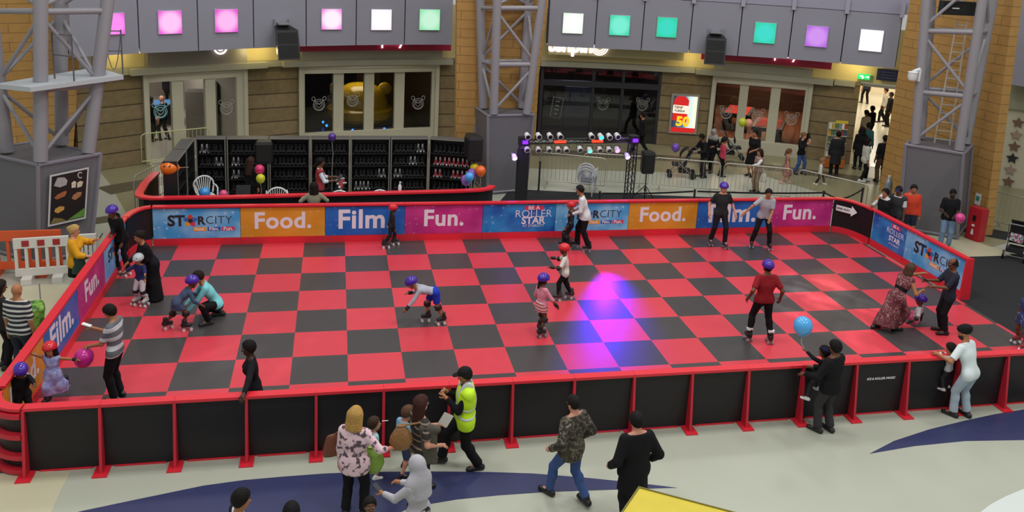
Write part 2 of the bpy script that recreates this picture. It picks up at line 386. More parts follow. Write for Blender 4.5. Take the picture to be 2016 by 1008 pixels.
def banner_section(kind, x0, x1, label, place):
    """place = (origin, rotation): local x along the barrier, front (rink side) towards local -y"""
    o, rz = place; W = x1-x0-.006; cx = (x0+x1)/2
    R = Matrix.Rotation(rz, 3, 'Z'); c = Vector(o)+R @ Vector((cx, 0, 0))
    t = thing('rink_barrier', c, rz, label, 'barrier')
    MB().box((0, .025, .5), (W, .03, .94)).build('board', mBlk, t)
    MB().box((0, .02, HB-.02), (W, .15, .045)).build('top_rail', mRed, t)
    MB().box((0, -.005, .1), (W, .04, .19)).build('kick_plate', mRed, t)
    b = MB().box((0, .004, .58), (W-.004, .008, .76)).build('banner', mBanner[kind], t)
    y = -.002
    if kind in ('Food.', 'Film.', 'Fun.'):
        lettering(kind, .5, (0, y, .60), b, mLet, bold=.013, width=W*.67 if kind != 'Fun.' else W*.51, space=1.05)
    elif kind == 'STAR':
        lettering('ST', .3, (-.235*W, y, .64), b, mInk, bold=.011, width=.2*W)
        emblem(b, (-.075*W, y, .65), .17)
        lettering('R', .3, (.055*W, y, .64), b, mInk, bold=.011, width=.09*W)
        lettering('CITY', .3, (.255*W, y, .65), b, mInk, bold=-.004, width=.3*W)
        for k, (s, mm) in enumerate((('Food.', mTagO), ('Film.', mTagB), ('Fun.', mTagP))):
            g = MB().box((.03*W+.165*W*k, y, .43), (.15*W, .005, .1)).build('tag', mm, b)
            lettering(s, .09, (.03*W+.165*W*k, y-.004, .43), g, mLet, width=.11*W, bold=.002, depth=.003)
    else:
        k = .2*W
        g = MB().box((k, y, .86), (.26*W, .005, .11)).build('tag', mTagP, b)
        lettering('BE A', .09, (k, y-.004, .86), g, mLet, width=.16*W, bold=.002, depth=.003)
        lettering('ROLLER', .24, (k, y, .69), b, mLet, bold=-.002, width=.5*W)
        lettering('STAR', .22, (k, y, .50), b, mLet, bold=.006, width=.33*W)
        lettering('AT STARCITY', .09, (k, y, .36), b, mLet, width=.3*W)
    return t
YB = 2.0
def bx(u, v=440): return onplane(u, v, (0, YB-.04), (1, YB-.04)).x
be = [300, 473, 640, 797, 950, 1094, 1238, 1373, 1511, 1638]
kinds = ['STAR', 'Food.', 'Film.', 'Fun.', 'ROLLER', 'STAR', 'Food.', 'Film.', 'Fun.']
labs = ['rink barrier with sky blue STARCITY banner at the left end of the back side', 'rink barrier with orange Food. banner, left one of the back side', 'rink barrier with blue Film. banner behind the child in a black suit', 'rink barrier with pink Fun. banner left of the ROLLER STAR banner', 'rink barrier with blue ROLLER STAR banner in the middle of the back side',
        'rink barrier with STARCITY banner half hidden by the man in a white shirt', 'rink barrier with orange Food. banner, right one of the back side', 'rink barrier with blue Film. banner behind the two young men skating', 'rink barrier with pink Fun. banner beside the ONE WAY corner']
bxs = [bx(u, 440 if i < 5 else 430) for i, u in enumerate(be)]
for i in range(9): banner_section(kinds[i], bxs[i], bxs[i+1], labs[i], ((0, YB, 0), 0))
rr = bxs[0]+4.0
ry1 = .8
c1 = corner(arc(-4+rr, YB-ry1+.02, rr, 90, 180, ry=ry1), 'curved black corner of the rink barrier behind the person in black at back left', out=1)
XR = 15.2
rx2 = XR-bxs[-1]; c2l = arc(XR-rx2, YB-1.1+.02, rx2, 90, 0, ry=1.1)
c2 = corner(c2l, 'curved black corner of the rink barrier carrying a white ONE WAY arrow', out=-1)
# ONE WAY arrow sign follows the curve closely enough as a flat board
sg = thing('arrow_sign', (0, 0, 0), 0, 'white arrow sign reading ONE WAY on the black back right corner', 'sign')
a_ = math.radians(52); ep = Vector((XR-rx2+rx2*math.cos(a_), YB-1.08+1.1*math.sin(a_), 0)); tg = Vector((rx2*math.sin(a_), -1.1*math.cos(a_), 0)).normalized(); nn_ = Vector((tg.y, -tg.x, 0))
sg.location = ep+nn_*.13+Vector((0, 0, .76)); sg.rotation_euler = (0, 0, math.atan2(tg.y, tg.x)); sg.scale = (.76, 1, .8)
ar = [(-.38, -.1), (.2, -.1), (.2, -.19), (.42, 0), (.2, .19), (.2, .1), (-.38, .1)]
MB().hexa([(x, .006, z) for x, z in ar], [(x, -.006, z) for x, z in ar]).build('arrow', mWhiteT, sg)
lettering('ONE WAY', .14, (-.1, -.009, 0), sg, mInk, width=.5, bold=.003)
# left side: banners face +x
YL = [onplane(u, v, (-3.97, 0), (-3.97, 1)).y for u, v in ((209, 530), (157, 597), (90, 680))]
wid = YL[0]-YL[1]
pls = ((-4.0, 0, 0), PI/2)
yl = [YB-ry1+.01, YL[0], YL[1], YL[2], YL[2]-(YL[1]-YL[2]) if YL[2]-(YL[1]-YL[2]) > -6.4 else -6.4, -6.5]
for k, (kd, lb) in enumerate((('STAR', 'rink barrier with sky blue STARCITY banner on the left side behind the women in black'), ('Fun.', 'rink barrier with pink Fun. banner on the left side'), ('Film.', 'rink barrier with blue Film. banner on the left side'), ('Food.', 'rink barrier with orange Food. banner behind the girl in the lilac dress'))):
    banner_section(kd, yl[k+1], yl[k], lb, pls)
# right side: banners face -x
YR = [onplane(u, v, (XR-.03, 0), (XR-.03, 1)).y for u, v in ((1690, 440), (1778, 490), (1893, 545))]
prs = ((XR, 0, 0), -PI/2)
banner_section('ROLLER', -c2l[-1][1], -YR[1], 'rink barrier with ROLLER STAR banner on the right side', prs)
banner_section('STAR', -YR[1], -YR[2]+.05, 'rink barrier with STARCITY banner at the open right end', prs)
en = thing('barrier_end_post', (XR+.05, YR[2]-.08, 0), 0, 'tapered red end post closing the right rink barrier', 'post')
MB().hexa([(-.12, -.02, 0), (.16, -.02, 0), (.16, .02, 0), (-.12, .02, 0)], [(-.1, -.02, HB), (.1, -.02, HB), (.1, .02, HB), (-.1, .02, HB)]).build('fin', mRed, en)
# violet stage wash and cloudy reflection spots on the tiles
q = unp(1195, 590, 0)
# ------------------------------------------------------------------ building
mStone = masonry('stone_blocks', '#88775a', '#7b6b4d', '#4a4030', 200., .5, .022, .85, .3)
mOrange = masonry('orange_blocks', '#b38a50', '#ad844b', '#87683d', 1.1, .275, .012, .75, .15)
mFascia = mat('fascia_grey', '#92929f', .45, spec=.4)
mFasciaD = mat('fascia_edge', '#30303a', .6)
mCreamF = mat('cream_frame', '#bdb9a3', .5, noise=.04, nscale=2)
mCreamW = mat('cream_wall', '#cdbd86', .7)
mLedge = mat('ledge_grey', '#9a9885', .55)
mGlass = mat('shop_glass', '#f4f7f5', .02, trans=1., spec=.5)
mDarkW = mat('dark_interior', '#15131a', .7)
mCrim = mat('crimson_sign', '#a81a40', .5)
mNeon = mat('white_sign_letters', '#fff4fb', .5, emit=1.6)
mSteel = mat('grey_steel', '#8f8c93', .42, spec=.6)
mMesh = mat('perforated_cladding', '#68666c', .55, noise=.1, nscale=90, bump=.4, bscale=120)
mMeshF = mat('cladding_frame', '#7c7882', .5)
mBlack = mat('black_plastic', '#17161a', .45)
mSpk = mat('speaker_grille', '#0d0d0f', .7, noise=.2, nscale=120)
mWhiteP = mat('white_plastic', '#dfe3e6', .35)
mPink = mat('hot_pink', '#e0559b', .4)
def cq(u0, t0, b0, u1, t1, b1, r, tilt=None):
    return [oncyl(u0, b0, r), oncyl(u1, b1, r), oncyl(u1, t1, r), oncyl(u0, t0, r)]
def outv(q):
    c = sum(q, Vector())/len(q); d = Vector((c.x-FC.x, c.y-FC.y, 0)).normalized(); return d
def cslab(mb, q, th, mi=0): mb.slab(q, outv(q)*th, mi)
def curved(th0, th1, z0, z1, r0, r1, name, m, uv=True, n=None):
    """solid ring segment; UVs run along the arc in metres"""
    n = n or max(1, int(abs(th1-th0)*FR/1.2)); mb = MB()
    for k in range(n):
        a, b = th0+(th1-th0)*k/n, th0+(th1-th0)*(k+1)/n
        vs = [P3(t, r, z) for t in (a, b) for r in (r0, r1) for z in (z0, z1)]
        s0, s1 = a*FR, b*FR
        F = [(0, 4, 5, 1), (2, 3, 7, 6), (0, 2, 6, 4), (1, 5, 7, 3)]
        U = [[(s0, z0), (s1, z0), (s1, z1), (s0, z1)], [(s0, z0), (s0, z1), (s1, z1), (s1, z0)], None, None]
        if k == 0: F.append((0, 1, 3, 2)); U.append([(r0, z0), (r0, z1), (r1, z1), (r1, z0)])
        if k == n-1: F.append((4, 6, 7, 5)); U.append([(r0, z0), (r1, z0), (r1, z1), (r0, z1)])
        mb.add(vs, F, 0, U)
    return struct(mb.build(name, m))
def TH(u, v, r=FR): return polar(oncyl(u, v, r))
ZL = 2.98
# stone piers and the wall above the ledge
for k, (u0, u1, v) in enumerate(((150, 284, 220), (486, 590, 200), (862, 905, 200), (1296, 1406, 200), (1592, 1684, 240))):
    curved(TH(u0, v), TH(u1, v), 0, ZL+.2, FR, FR+.5, 'wall_back', mStone)
curved(-.62, .75, ZL+.2, 5.2, FR+.02, FR+.4, 'wall_back', mCreamW)
thM0, thM1 = TH(905, 120), TH(1062, 120)
curved(thM0, thM1, 0, 5.2, FR-.1, FR+.5, 'wall_back', mOrange)
# ledges (each shop front carries its own, set a little forward)
def ledge(u0, u1, v, r0, z0=ZL, z1=ZL+.2, m=mLedge, name='trim_1'):
    return curved(TH(u0, v), TH(u1, v), z0, z1, r0, FR+.3, name, m)
ledge(150, 250, 145, FR-.15); ledge(250, 520, 138, FR-.4); ledge(520, 552, 130, FR-.15); ledge(552, 888, 127, FR-.4)
ledge(1062, 1338, 136, FR-.3); ledge(1338, 1368, 140, FR-.15); ledge(1368, 1642, 148, FR-.4); ledge(1642, 1684, 165, FR-.15)
# panels above the ledges behind the fascia
curved(TH(285, 130), TH(482, 120), ZL+.2, 4.4, FR-.25, FR+.02, 'wall_back', mat('grey_signboard', '#7f7a72', .6))
curved(TH(590, 115), TH(868, 110), ZL+.2, ZL+.52, FR-.25, FR+.02, 'trim_2', mLedge)
curved(TH(1405, 130), TH(1600, 140), ZL+.2, ZL+.5, FR-.25, FR+.02, 'trim_2', mLedge)
# shop signs, cut off from here by the grey fascia
def sign(u0, u1, v0, v1, zb, zt, r, m, name, label):
    t = thing(name, (0, 0, 0), 0, label, 'sign')
    a, b = TH(u0, v0, r), TH(u1, v1, r); mb = MB(); n = 8
    for k in range(n):
        x, y = a+(b-a)*k/n, a+(b-a)*(k+1)/n
        mb.hexa([P3(x, r, zb), P3(y, r, zb), P3(y, r+.12, zb), P3(x, r+.12, zb)], [P3(x, r, zt), P3(y, r, zt), P3(y, r+.12, zt), P3(x, r+.12, zt)])
    mb.build('panel', m, t); return t
s1 = sign(583, 888, 103, 100, oncyl(700, 100, FR-.5).z, 4.5, FR-.5, mCrim, 'shop_sign', 'crimson sign over the left shop windows, its white letters cut off by the fascia')
s2 = sign(1380, 1636, 118, 140, oncyl(1500, 125.5, FR-.5).z, 4.5, FR-.5, mCrim, 'shop_sign', 'crimson sign over the right shop windows, its white letters cut off by the fascia')
s3 = sign(1079, 1346, 108, 118, oncyl(1200, 112, FR-.5).z, 4.5, FR-.5, mat('cream_signboard', '#b5ac80', .6), 'shop_sign', 'cream tenpin sign with lit white letters and a ring emblem above dark doors')
def signtext(s, size, u, v, vb, r, parent, m, width=None, bold=.01):
    p = oncyl(u, v, r); th = polar(p)
    return lettering(s, size, p, parent, m, rz=-th, width=width, bold=bold, depth=.05)
for u, v, sg_ in ((775, 78, s1), (1550, 105, s2)): signtext('play', .58, u, v, v, FR-.56, sg_, mNeon, bold=0)
signtext('tenpin', .62, 1122, 91, 91, FR-.58, s3, mNeon, bold=.022, width=1.75)
def ringtube(mb, p, th, R, r, n=24, mi=0):
    ax = Vector((math.cos(th), -math.sin(th), 0))
    mb.path([p+ax*(R*math.cos(2*PI*k/n))+Vector((0, 0, R*math.sin(2*PI*k/n))) for k in range(n)], r, 6, mi, True)
p = oncyl(1181, 92, FR-.58); mb = MB()
for R in (.16, .24, .32): ringtube(mb, p, polar(p), R, .022)
mb.build('ring_emblem', mNeon, s3)
p = oncyl(434, 94, FR-.35); mb = MB()
ringtube(mb, p, polar(p), .2, .03); ringtube(mb, p, polar(p), .08, .03)
so = mb.build('ring_sign', mNeon); tag(so, 'glowing white ring emblem peeping out below the fascia above the left doors', 'sign')
# the big grey fascia of flat panels with square light boxes
RF = FR-1.35
jl = [(140, 113, 136), (275, 105, 272), (391, 100, 389), (500, 95, 498), (603, 91, 601), (701, 89, 701), (796, 88, 797), (890, 88, 892)]
jr = [(1078, 91, 1086), (1170, 95, 1177), (1262, 99, 1270), (1356, 104, 1369), (1452, 110, 1468), (1551, 116, 1568), (1654, 125, 1674), (1762, 135, 1786)]
ZF1 = 6.2
def fascia(js, ztop):
    for k in range(len(js)-1):
        a, b = oncyl(js[k][0], js[k][1], RF), oncyl(js[k+1][0], js[k+1][1], RF); zb = (a.z+b.z)/2
        g = (b-a).normalized()*.018; a = a+g; b = b-g
        n = Vector((-(b-a).y, (b-a).x, 0)).normalized()
        za, zb2 = a.z, b.z
        mb = MB().hexa([a, b, b+n*.2, a+n*.2], [Vector((a.x, a.y, ztop)), Vector((b.x, b.y, ztop)), Vector((b.x, b.y, ztop))+n*.2, Vector((a.x, a.y, ztop))+n*.2])
        o = struct(mb.build('wall_fascia', mFascia))
    # dark backing seen through the joints
    a, b = polar(oncyl(js[0][0], js[0][1], RF)), polar(oncyl(js[-1][0], js[-1][1], RF))
    z0 = max(oncyl(j[0], j[1], RF).z for j in js)+.02
    curved(a, b, z0, ztop, RF+.3, RF+.4, 'wall_fascia', mFasciaD, n=10)
zt_r = oncyl(1560, 14, RF).z
fascia(jl, ZF1); fascia(jr, zt_r)
# band above the right fascia with clips at the joints
a, b = polar(oncyl(1078, 0, RF)), polar(oncyl(1790, 40, RF))
curved(a, b, zt_r+.02, zt_r+1.2, RF-.02, RF+.3, 'wall_fascia', mat('upper_band', '#9a98ac', .45), n=10)
for u, v in ((1176, -8), (1270, 0), (1366, 6), (1463, 10), (1563, 14), (1668, 20), (1777, 26)):
    p = oncyl(u, v, RF-.06); o = MB().box((0, 0, 0), (.14, .12, .5), 0).build('joint_clip', mat('clip_grey', '#a3a1b3', .4))
    p.z = zt_r+.16; o.location = p; o.rotation_euler = (0, 0, -polar(p)); struct(o)
    o.name = 'trim_3'
def glowmat(name, edge, core, st):
    if name in MATS: return MATS[name]
    m = bpy.data.materials.new(name); m.use_nodes = True; MATS[name] = m; nt = m.node_tree; N, L = nt.nodes, nt.links
    tc = N.new('ShaderNodeTexCoord'); g = N.new('ShaderNodeTexGradient'); g.gradient_type = 'SPHERICAL'
    mp = N.new('ShaderNodeMapping'); mp.inputs['Scale'].default_value = (2.1, 2.1, 2.1); L.new(tc.outputs['Object'], mp.inputs[0]); L.new(mp.outputs[0], g.inputs[0])
    c = ramp(N, L, g.outputs['Fac'], [(0, edge), (.55, core)], 'EASE'); b = N['Principled BSDF']
    b.inputs['Base Color'].default_value = (.02, .02, .02, 1)
    L.new(c, b.inputs['Emission Color']); b.inputs['Emission Strength'].default_value = st; return m
LBX = [(224, 47, 'magenta pink', '#e63fd2', '#ff8cf2'), (335, 44, 'pale magenta', '#ee52d6', '#ffc4f6'), (446, 41, 'rose magenta', '#e648d0', '#ffb8f2'), (653, 38, 'blush pink', '#f07ee0', '#fff0fb'), (751, 39, 'rosy white', '#fdf0fa', '#ffffff'), (846, 39, 'mint', '#8fe6ad', '#c6f2d6'),
       (1128, 46, 'greenish white', '#eefdea', '#ffffff'), (1220, 50, 'aqua', '#2fd6a8', '#74ecd2'), (1313, 54, 'emerald', '#10cf95', '#2cd8c0'), (1506, 65, 'turquoise', '#0fceA0'.lower(), '#31d9c8'), (1608, 72, 'violet', '#b45ee0', '#cf90ee'), (1715, 80, 'plain white', '#ffffff', '#ffffff')]
mLBF = mat('light_box_rim', '#b9b6c4', .4)
for u, v, cn, e, c in LBX:
    js = jl if u < 900 else jr
    k = max(i for i in range(len(js)-1) if js[i][0] <= u+3)
    A, B = oncyl(js[k][0], js[k][1], RF), oncyl(js[k+1][0], js[k+1][1], RF)
    p = onplane(u, v, A, B, -.05); d = B-A; rz = math.atan2(d.y, d.x)
    w = {224: 44, 335: 47, 446: 46, 1506: 44, 1608: 45, 1715: 48}.get(u, 41)
    p2 = onplane(u+w, v, A, B, -.05); wm = abs((p2-p).length)*.98
    t = thing('light_box', p, rz, f'square {cn} light box glowing on the grey fascia', 'light')
    MB().box((0, .03, 0), (wm, .06, wm)).build('frame', mLBF, t)
    MB().box((0, -.012, 0), (wm-.03, .03, wm-.03)).build('diffuser', glowmat('glow_'+cn, e, c, 1.0), t)
def hang_speaker(u, v, js, label):
    k = max(i for i in range(len(js)-1) if js[i][0] <= u)
    A, B = oncyl(js[k][0], js[k][1], RF), oncyl(js[k+1][0], js[k+1][1], RF); d = B-A; rz = math.atan2(d.y, d.x)
    p = onplane(u, v, A, B, -.45); t = thing('fascia_speaker', p, rz, label, 'speaker')
    mb = MB(); w1, w2 = .37, .25; z0, z1 = -.62, .42
    mb.hexa([(-w1, -.36, z0), (w1, -.36, z0), (w2, .22, z0+.1), (-w2, .22, z0+.1)], [(-w1, -.12, z1-.1), (w1, -.12, z1-.1), (w2, .3, z1), (-w2, .3, z1)])
    mb.build('cabinet', mBlack, t)
    mb = MB()
    for za, zb in ((-.55, -.15), (-.1, .25)):
        f = lambda z: -.37+(z-z0)/(z1-.1-z0)*.24
        mb.hexa([(-w1+.05, f(za)-.005, za), (w1-.05, f(za)-.005, za), (w1-.12, f(za)+.05, za+.05), (-w1+.12, f(za)+.05, za+.05)], [(-w1+.05, f(zb)-.005, zb), (w1-.05, f(zb)-.005, zb), (w1-.12, f(zb)+.05, zb-.05), (-w1+.12, f(zb)+.05, zb-.05)])
    mb.build('grille', mSpk, t)
    mb = MB().box((0, .25, .5), (.4, .34, .05)).box((-.24, .38, .52), (.05, .1, .22)).box((.24, .38, .52), (.05, .1, .22)); mb.build('bracket', mSteel, t)
hang_speaker(563, 78, jl, 'black loudspeaker hanging on the fascia between magenta and pink light boxes')
hang_speaker(1408, 92, jr, 'black loudspeaker hanging on the fascia between emerald and turquoise light boxes')
# warm lights tucked under the fascia
for u, v, pw in ((240, 116, 26), (490, 110, 18), (526, 108, 24), (1362, 122, 24), (1690, 142, 30), (1662, 136, 12)):
    p = oncyl(u, v, FR-.55); point('cornice_lamp', (p.x, p.y, p.z+.12), pw*.55, (1, .83, .38), .06)
# ------------------------------------------------------------------ shop fronts
def unit(name, u0, u1, panes, vt, r=FR-.1, zt=ZL, zb=.0, sill=.25):
    """frame with panes; panes = list of (u_left, u_right) measured at height vt"""
    fr = struct(bpy.data.objects.new(name, None)); COL.objects.link(fr)
    a, b = TH(u0, vt, r), TH(u1, vt, r); ps = [(TH(x, vt, r), TH(y, vt, r)) for x, y in panes]
    zt2 = zt-.3
    mb = MB()
    def seg(x, y, z0, z1, rr=r, d=.2): mb.hexa([P3(x, rr, z0), P3(y, rr, z0), P3(y, rr+d, z0), P3(x, rr+d, z0)], [P3(x, rr, z1), P3(y, rr, z1), P3(y, rr+d, z1), P3(x, rr+d, z1)])
    seg(a, b, zt2, zt); seg(a, b, zb, zb+sill)
    e = [a]+[t for p in ps for t in p]+[b]
    for i in range(0, len(e), 2): seg(e[i], e[i+1], zb+sill, zt2)
    # raised outer border
    w = .14/FR
    seg(a, a+w, zb, zt, r-.06); seg(b-w, b, zb, zt, r-.06); seg(a, b, zt-.12, zt, r-.06)
    mb.build('frame', mCreamF, fr)
    for x, y in ps:
        g = MB(); g.hexa([P3(x, r+.1, zb+sill), P3(y, r+.1, zb+sill), P3(y, r+.11, zb+sill), P3(x, r+.11, zb+sill)], [P3(x, r+.1, zt2), P3(y, r+.1, zt2), P3(y, r+.11, zt2), P3(x, r+.11, zt2)])
        g.build('pane', mGlass, fr)
    return fr
w1 = unit('door_1', 281, 487, ((293, 338), (360, 404), (424, 466)), 160, sill=.04)
w2 = unit('window_1', 588, 865, ((600, 657), (677, 718), (737, 778), (797, 851)), 145, sill=.5)
w3 = unit('window_2', 1402, 1602, ((1411, 1458), (1475, 1520), (1539, 1588)), 165, sill=.5)
# emblem of a ball with crossed pins, etched on the panes
mEtch = mat('etched_lines', '#a9aaa6', .6); mEtchB = mat('etched_lines_blue', '#9fd3dc', .6)
eb = MB()
def loop(pts, r=.011): eb.path([Vector(p) for p in pts], r, 5, 0, True)
loop([(.21*math.cos(2*PI*k/24), 0, .21*math.sin(2*PI*k/24)-.03) for k in range(24)])
loop([(.16*math.cos(2*PI*k/20), 0, .16*math.sin(2*PI*k/20)-.05) for k in range(20)])
loop([(.09*math.sin(t)**3*1.1, 0, .075*math.cos(t)-.03*math.cos(2*t)-.02*math.cos(3*t)-.05) for t in [2*PI*k/20 for k in range(20)]])
for s in (-1, 1):
    loop([(s*(.2+.055*math.cos(2*PI*k/12)+.03*math.sin(2*PI*k/12)), 0, .2+.07*math.sin(2*PI*k/12)-.03*math.cos(2*PI*k/12)) for k in range(12)], .01)
    eb.path([Vector((s*.17, 0, .15)), Vector((s*.1, 0, .06)), Vector((s*.02, 0, .02))], .01, 5)
em_me = eb.mesh('emblem', mEtch, True); em_b = eb.mesh('emblem', mEtchB, True)
for u, v, par in ((316, 218, w1), (446, 212, w1), (628, 205, w2), (694, 197, w2), (823, 203, w2), (1430, 222, w3), (1491, 227, w3), (1558, 234, w3), (1187, 205, None), (1265, 206, None)):
    p = oncyl(u, v, FR-.02 if par else FR+.04); o = bpy.data.objects.new('emblem', em_b if u == 316 else em_me); COL.objects.link(o)
    o.location = p; o.rotation_euler = (0, 0, -polar(p))
    if par: o.parent = par
    else: struct(o); o.name = 'trim_4'
# tenpin entrance: dark glazed front
mDkFrame = mat('dark_frame', '#25242b', .5)
fr = struct(bpy.data.objects.new('door_2', None)); COL.objects.link(fr)
mb = MB(); r = FR-.02
def seg(x, y, z0, z1, rr=r, d=.12): mb.hexa([P3(x, rr, z0), P3(y, rr, z0), P3(y, rr+d, z0), P3(x, rr+d, z0)], [P3(x, rr, z1), P3(y, rr, z1), P3(y, rr+d, z1), P3(x, rr+d, z1)])
ta, tb = TH(1062, 200, r), TH(1298, 200, r)
seg(ta, tb, ZL-.08, ZL); seg(ta, tb, 2.2, 2.42)
for u in (1065, 1166, 1224, 1296):
    t = TH(u, 200, r); seg(t-.0025, t+.0025, 0, ZL)
mb.build('frame', mDkFrame, fr)
us = (1066, 1166, 1224, 1296)
for i in range(3):
    a, b = TH(us[i], 200, r)+.003, TH(us[i+1], 200, r)-.003
    for z0, z1 in ((.02, 2.2), (2.42, ZL-.08)):
        MB().hexa([P3(a, r+.05, z0), P3(b, r+.05, z0), P3(b, r+.06, z0), P3(a, r+.06, z0)], [P3(a, r+.05, z1), P3(b, r+.05, z1), P3(b, r+.06, z1), P3(a, r+.06, z1)]).build('pane', mGlass, fr)
# rooms behind the fronts
def room(u0, u1, v, depth, mw, mf, mc, h=3.15):
    a, b = TH(u0, v), TH(u1, v); r0, r1 = FR+.3, FR+depth
    mb = MB()
    for x in (a, b): mb.hexa([P3(x-.003, r0, 0), P3(x+.003, r0, 0), P3(x+.003, r1, 0), P3(x-.003, r1, 0)], [P3(x-.003, r0, h), P3(x+.003, r0, h), P3(x+.003, r1, h), P3(x-.003, r1, h)])
    mb.hexa([P3(a, r1, 0), P3(b, r1, 0), P3(b, r1+.1, 0), P3(a, r1+.1, 0)], [P3(a, r1, h), P3(b, r1, h), P3(b, r1+.1, h), P3(a, r1+.1, h)])
    struct(mb.build('wall_shop', mw))
    struct(MB().hexa([P3(a, r0-.2, .004), P3(b, r0-.2, .004), P3(b, r1, .004), P3(a, r1, .004)], [P3(a, r0-.2, .012), P3(b, r0-.2, .012), P3(b, r1, .012), P3(a, r1, .012)]).build('floor', mf))
    struct(MB().hexa([P3(a, r0, h), P3(b, r0, h), P3(b, r1+.1, h), P3(a, r1+.1, h)], [P3(a, r0, h+.08), P3(b, r0, h+.08), P3(b, r1+.1, h+.08), P3(a, r1+.1, h+.08)]).build('ceiling', mc))
    def lamp(fu, fr_, pw, col, size=1.2, z=2.95):
        t = a+(b-a)*fu; p = P3(t, r0+(r1-r0)*fr_, z); area('shop_lamp', p, size, pw, col)
    return lamp
L1 = room(283, 484, 220, 11, mat('arcade_wall', '#9b948a', .7), mat('arcade_floor', '#a89e92', .35), mDarkW)
L1(.3, .2, 40, (1, .95, .88)); L1(.6, .5, 75, (1, .93, .85)); L1(.5, .85, 50, (1, .9, .8))
L2 = room(590, 863, 200, 7, mDarkW, mat('dark_floor', '#1d1b22', .3), mDarkW)
L2(.5, .35, 26, (1, .85, .6)); L2(.1, .5, 8, (.5, .2, 1))
L3 = room(1064, 1297, 210, 9, mat('bar_wall', '#2a2326', .6), mat('bar_floor', '#2b2a33', .25), mDarkW)
L3(.4, .5, 26, (1, .8, .65)); L3(.3, .1, 8, (.6, .65, 1))
L4 = room(1405, 1600, 230, 10, mat('pool_wall', '#4a2f22', .6), mat('pool_floor', '#8d5a3c', .3), mDarkW)
L4(.2, .3, 60, (1, .62, .4)); L4(.6, .55, 60, (1, .7, .5)); L4(.6, .85, 40, (1, .75, .5))
# bright corridor
L5 = room(1674, 1790, 230, 19, mat('corridor_wall', '#efe4cb', .6), mat('corridor_floor', '#d8d4c8', .25), mat('corridor_ceiling', '#d8d0bc', .7), h=3.0)
L5(.5, .45, 50, (1, .93, .78)); L5(.5, .65, 70, (1, .94, .8)); L5(.5, .9, 60, (1, .94, .8))
# ------------------------------------------------------------------ pillars
def pillar(Ab, Bb, uA, uB, depth, m=mOrange, ztop=7.5, vtop=0):
    """battered pillar: front face on the ground line Ab-Bb; its upper corners are where the sight lines at vtop meet that face"""
    A, B = Vector((Ab.x, Ab.y, 0)), Vector((Bb.x, Bb.y, 0)); d = (B-A).normalized(); n = Vector((-d.y, d.x, 0))
    if n.dot(AF) < 0: n = -n
    a, b = onplane(uA, vtop, A, B), onplane(uB, vtop, A, B)
    ka, kb = ztop/a.z, ztop/b.z; a = A+(a-A)*ka; b = B+(b-B)*kb
    mb = MB(); w = (B-A).length
    q = [A, B, b, a]; q2 = [p+n*depth for p in q]
    uvq = [((p-A).dot(d), p.z) for p in q]
    mb.add(q+q2, [(0, 1, 2, 3), (5, 4, 7, 6), (1, 5, 6, 2), (4, 0, 3, 7), (3, 2, 6, 7)], 0,
           [uvq, [uvq[1], uvq[0], uvq[3], uvq[2]], [(w, 0), (w+depth, 0), (w+depth, ztop), (w, ztop)], [(-depth, 0), (0, 0), (0, ztop), (-depth, ztop)], None])
    return struct(mb.build('pillar', m))
g2R = unp(1034, 361); g2L = unp(896, 359)
pillar(g2L, g2R, 900, 1080, .8)
g3L, g3R = unp(1730, 374), unp(1937, 464)
pillar(g3L, g3R, 1792, 1996, .3)
g1L, g1R = unp(-90, 372), unp(141, 345)
pillar(g1L, g1R, -100, 164, .9)
# ------------------------------------------------------------------ far right wall with stars
sA, sB = unp(1950, 362), unp(2080, 384)
def fw(pts, th, m, name, off=0.):
    q = [onplane(u, v, sA, sB, off) for u, v in pts]; d = (Vector((sB.x-sA.x, sB.y-sA.y, 0))).normalized(); n = Vector((-d.y, d.x, 0))
    return struct(MB().slab(q, n*th).build(name, m))
fw([(1940, 372), (2080, 396), (2080, 150), (1990, 130)], .2, mCreamF, 'wall_right')
fw([(1976, 212), (2080, 228), (2080, 172), (1976, 150)], .1, mat('green_cream', '#8f8f78', .7), 'wall_right', -.15)
fw([(1984, 165), (2080, 182), (2080, -80), (2000, -80)], .3, mFascia, 'wall_fascia', -.9)
_h = onplane(2060, 150, sA, sB).z; _d = (sB-sA).normalized(); _n = Vector((-_d.y, _d.x, 0)); _a = sA+_d*.5; _e = sA+_d*16; _a.z = _e.z = 0
struct(MB().hexa([_a+_n*.05, _e+_n*.05, _e+_n*.3, _a+_n*.3], [p+Vector((0, 0, 7)) for p in (_a+_n*.05, _e+_n*.05, _e+_n*.3, _a+_n*.3)]).build('wall_right', mCreamF))
mStarB = mat('star_wood', '#6e5343', .6); mStarP = mat('star_pale', '#9c8477', .6); mStarK = mat('star_black', '#221f22', .6)
def star_mesh(R=.2, th=.04):
    p = [(math.sin(k*PI/5)*(R if k % 2 == 0 else R*.5), math.cos(k*PI/5)*(R if k % 2 == 0 else R*.5)) for k in range(10)]
    mb = MB(); mb.hexa([(x, th, z) for x, z in p], [(x, 0, z) for x, z in p])
    return mb
d = sB-sA
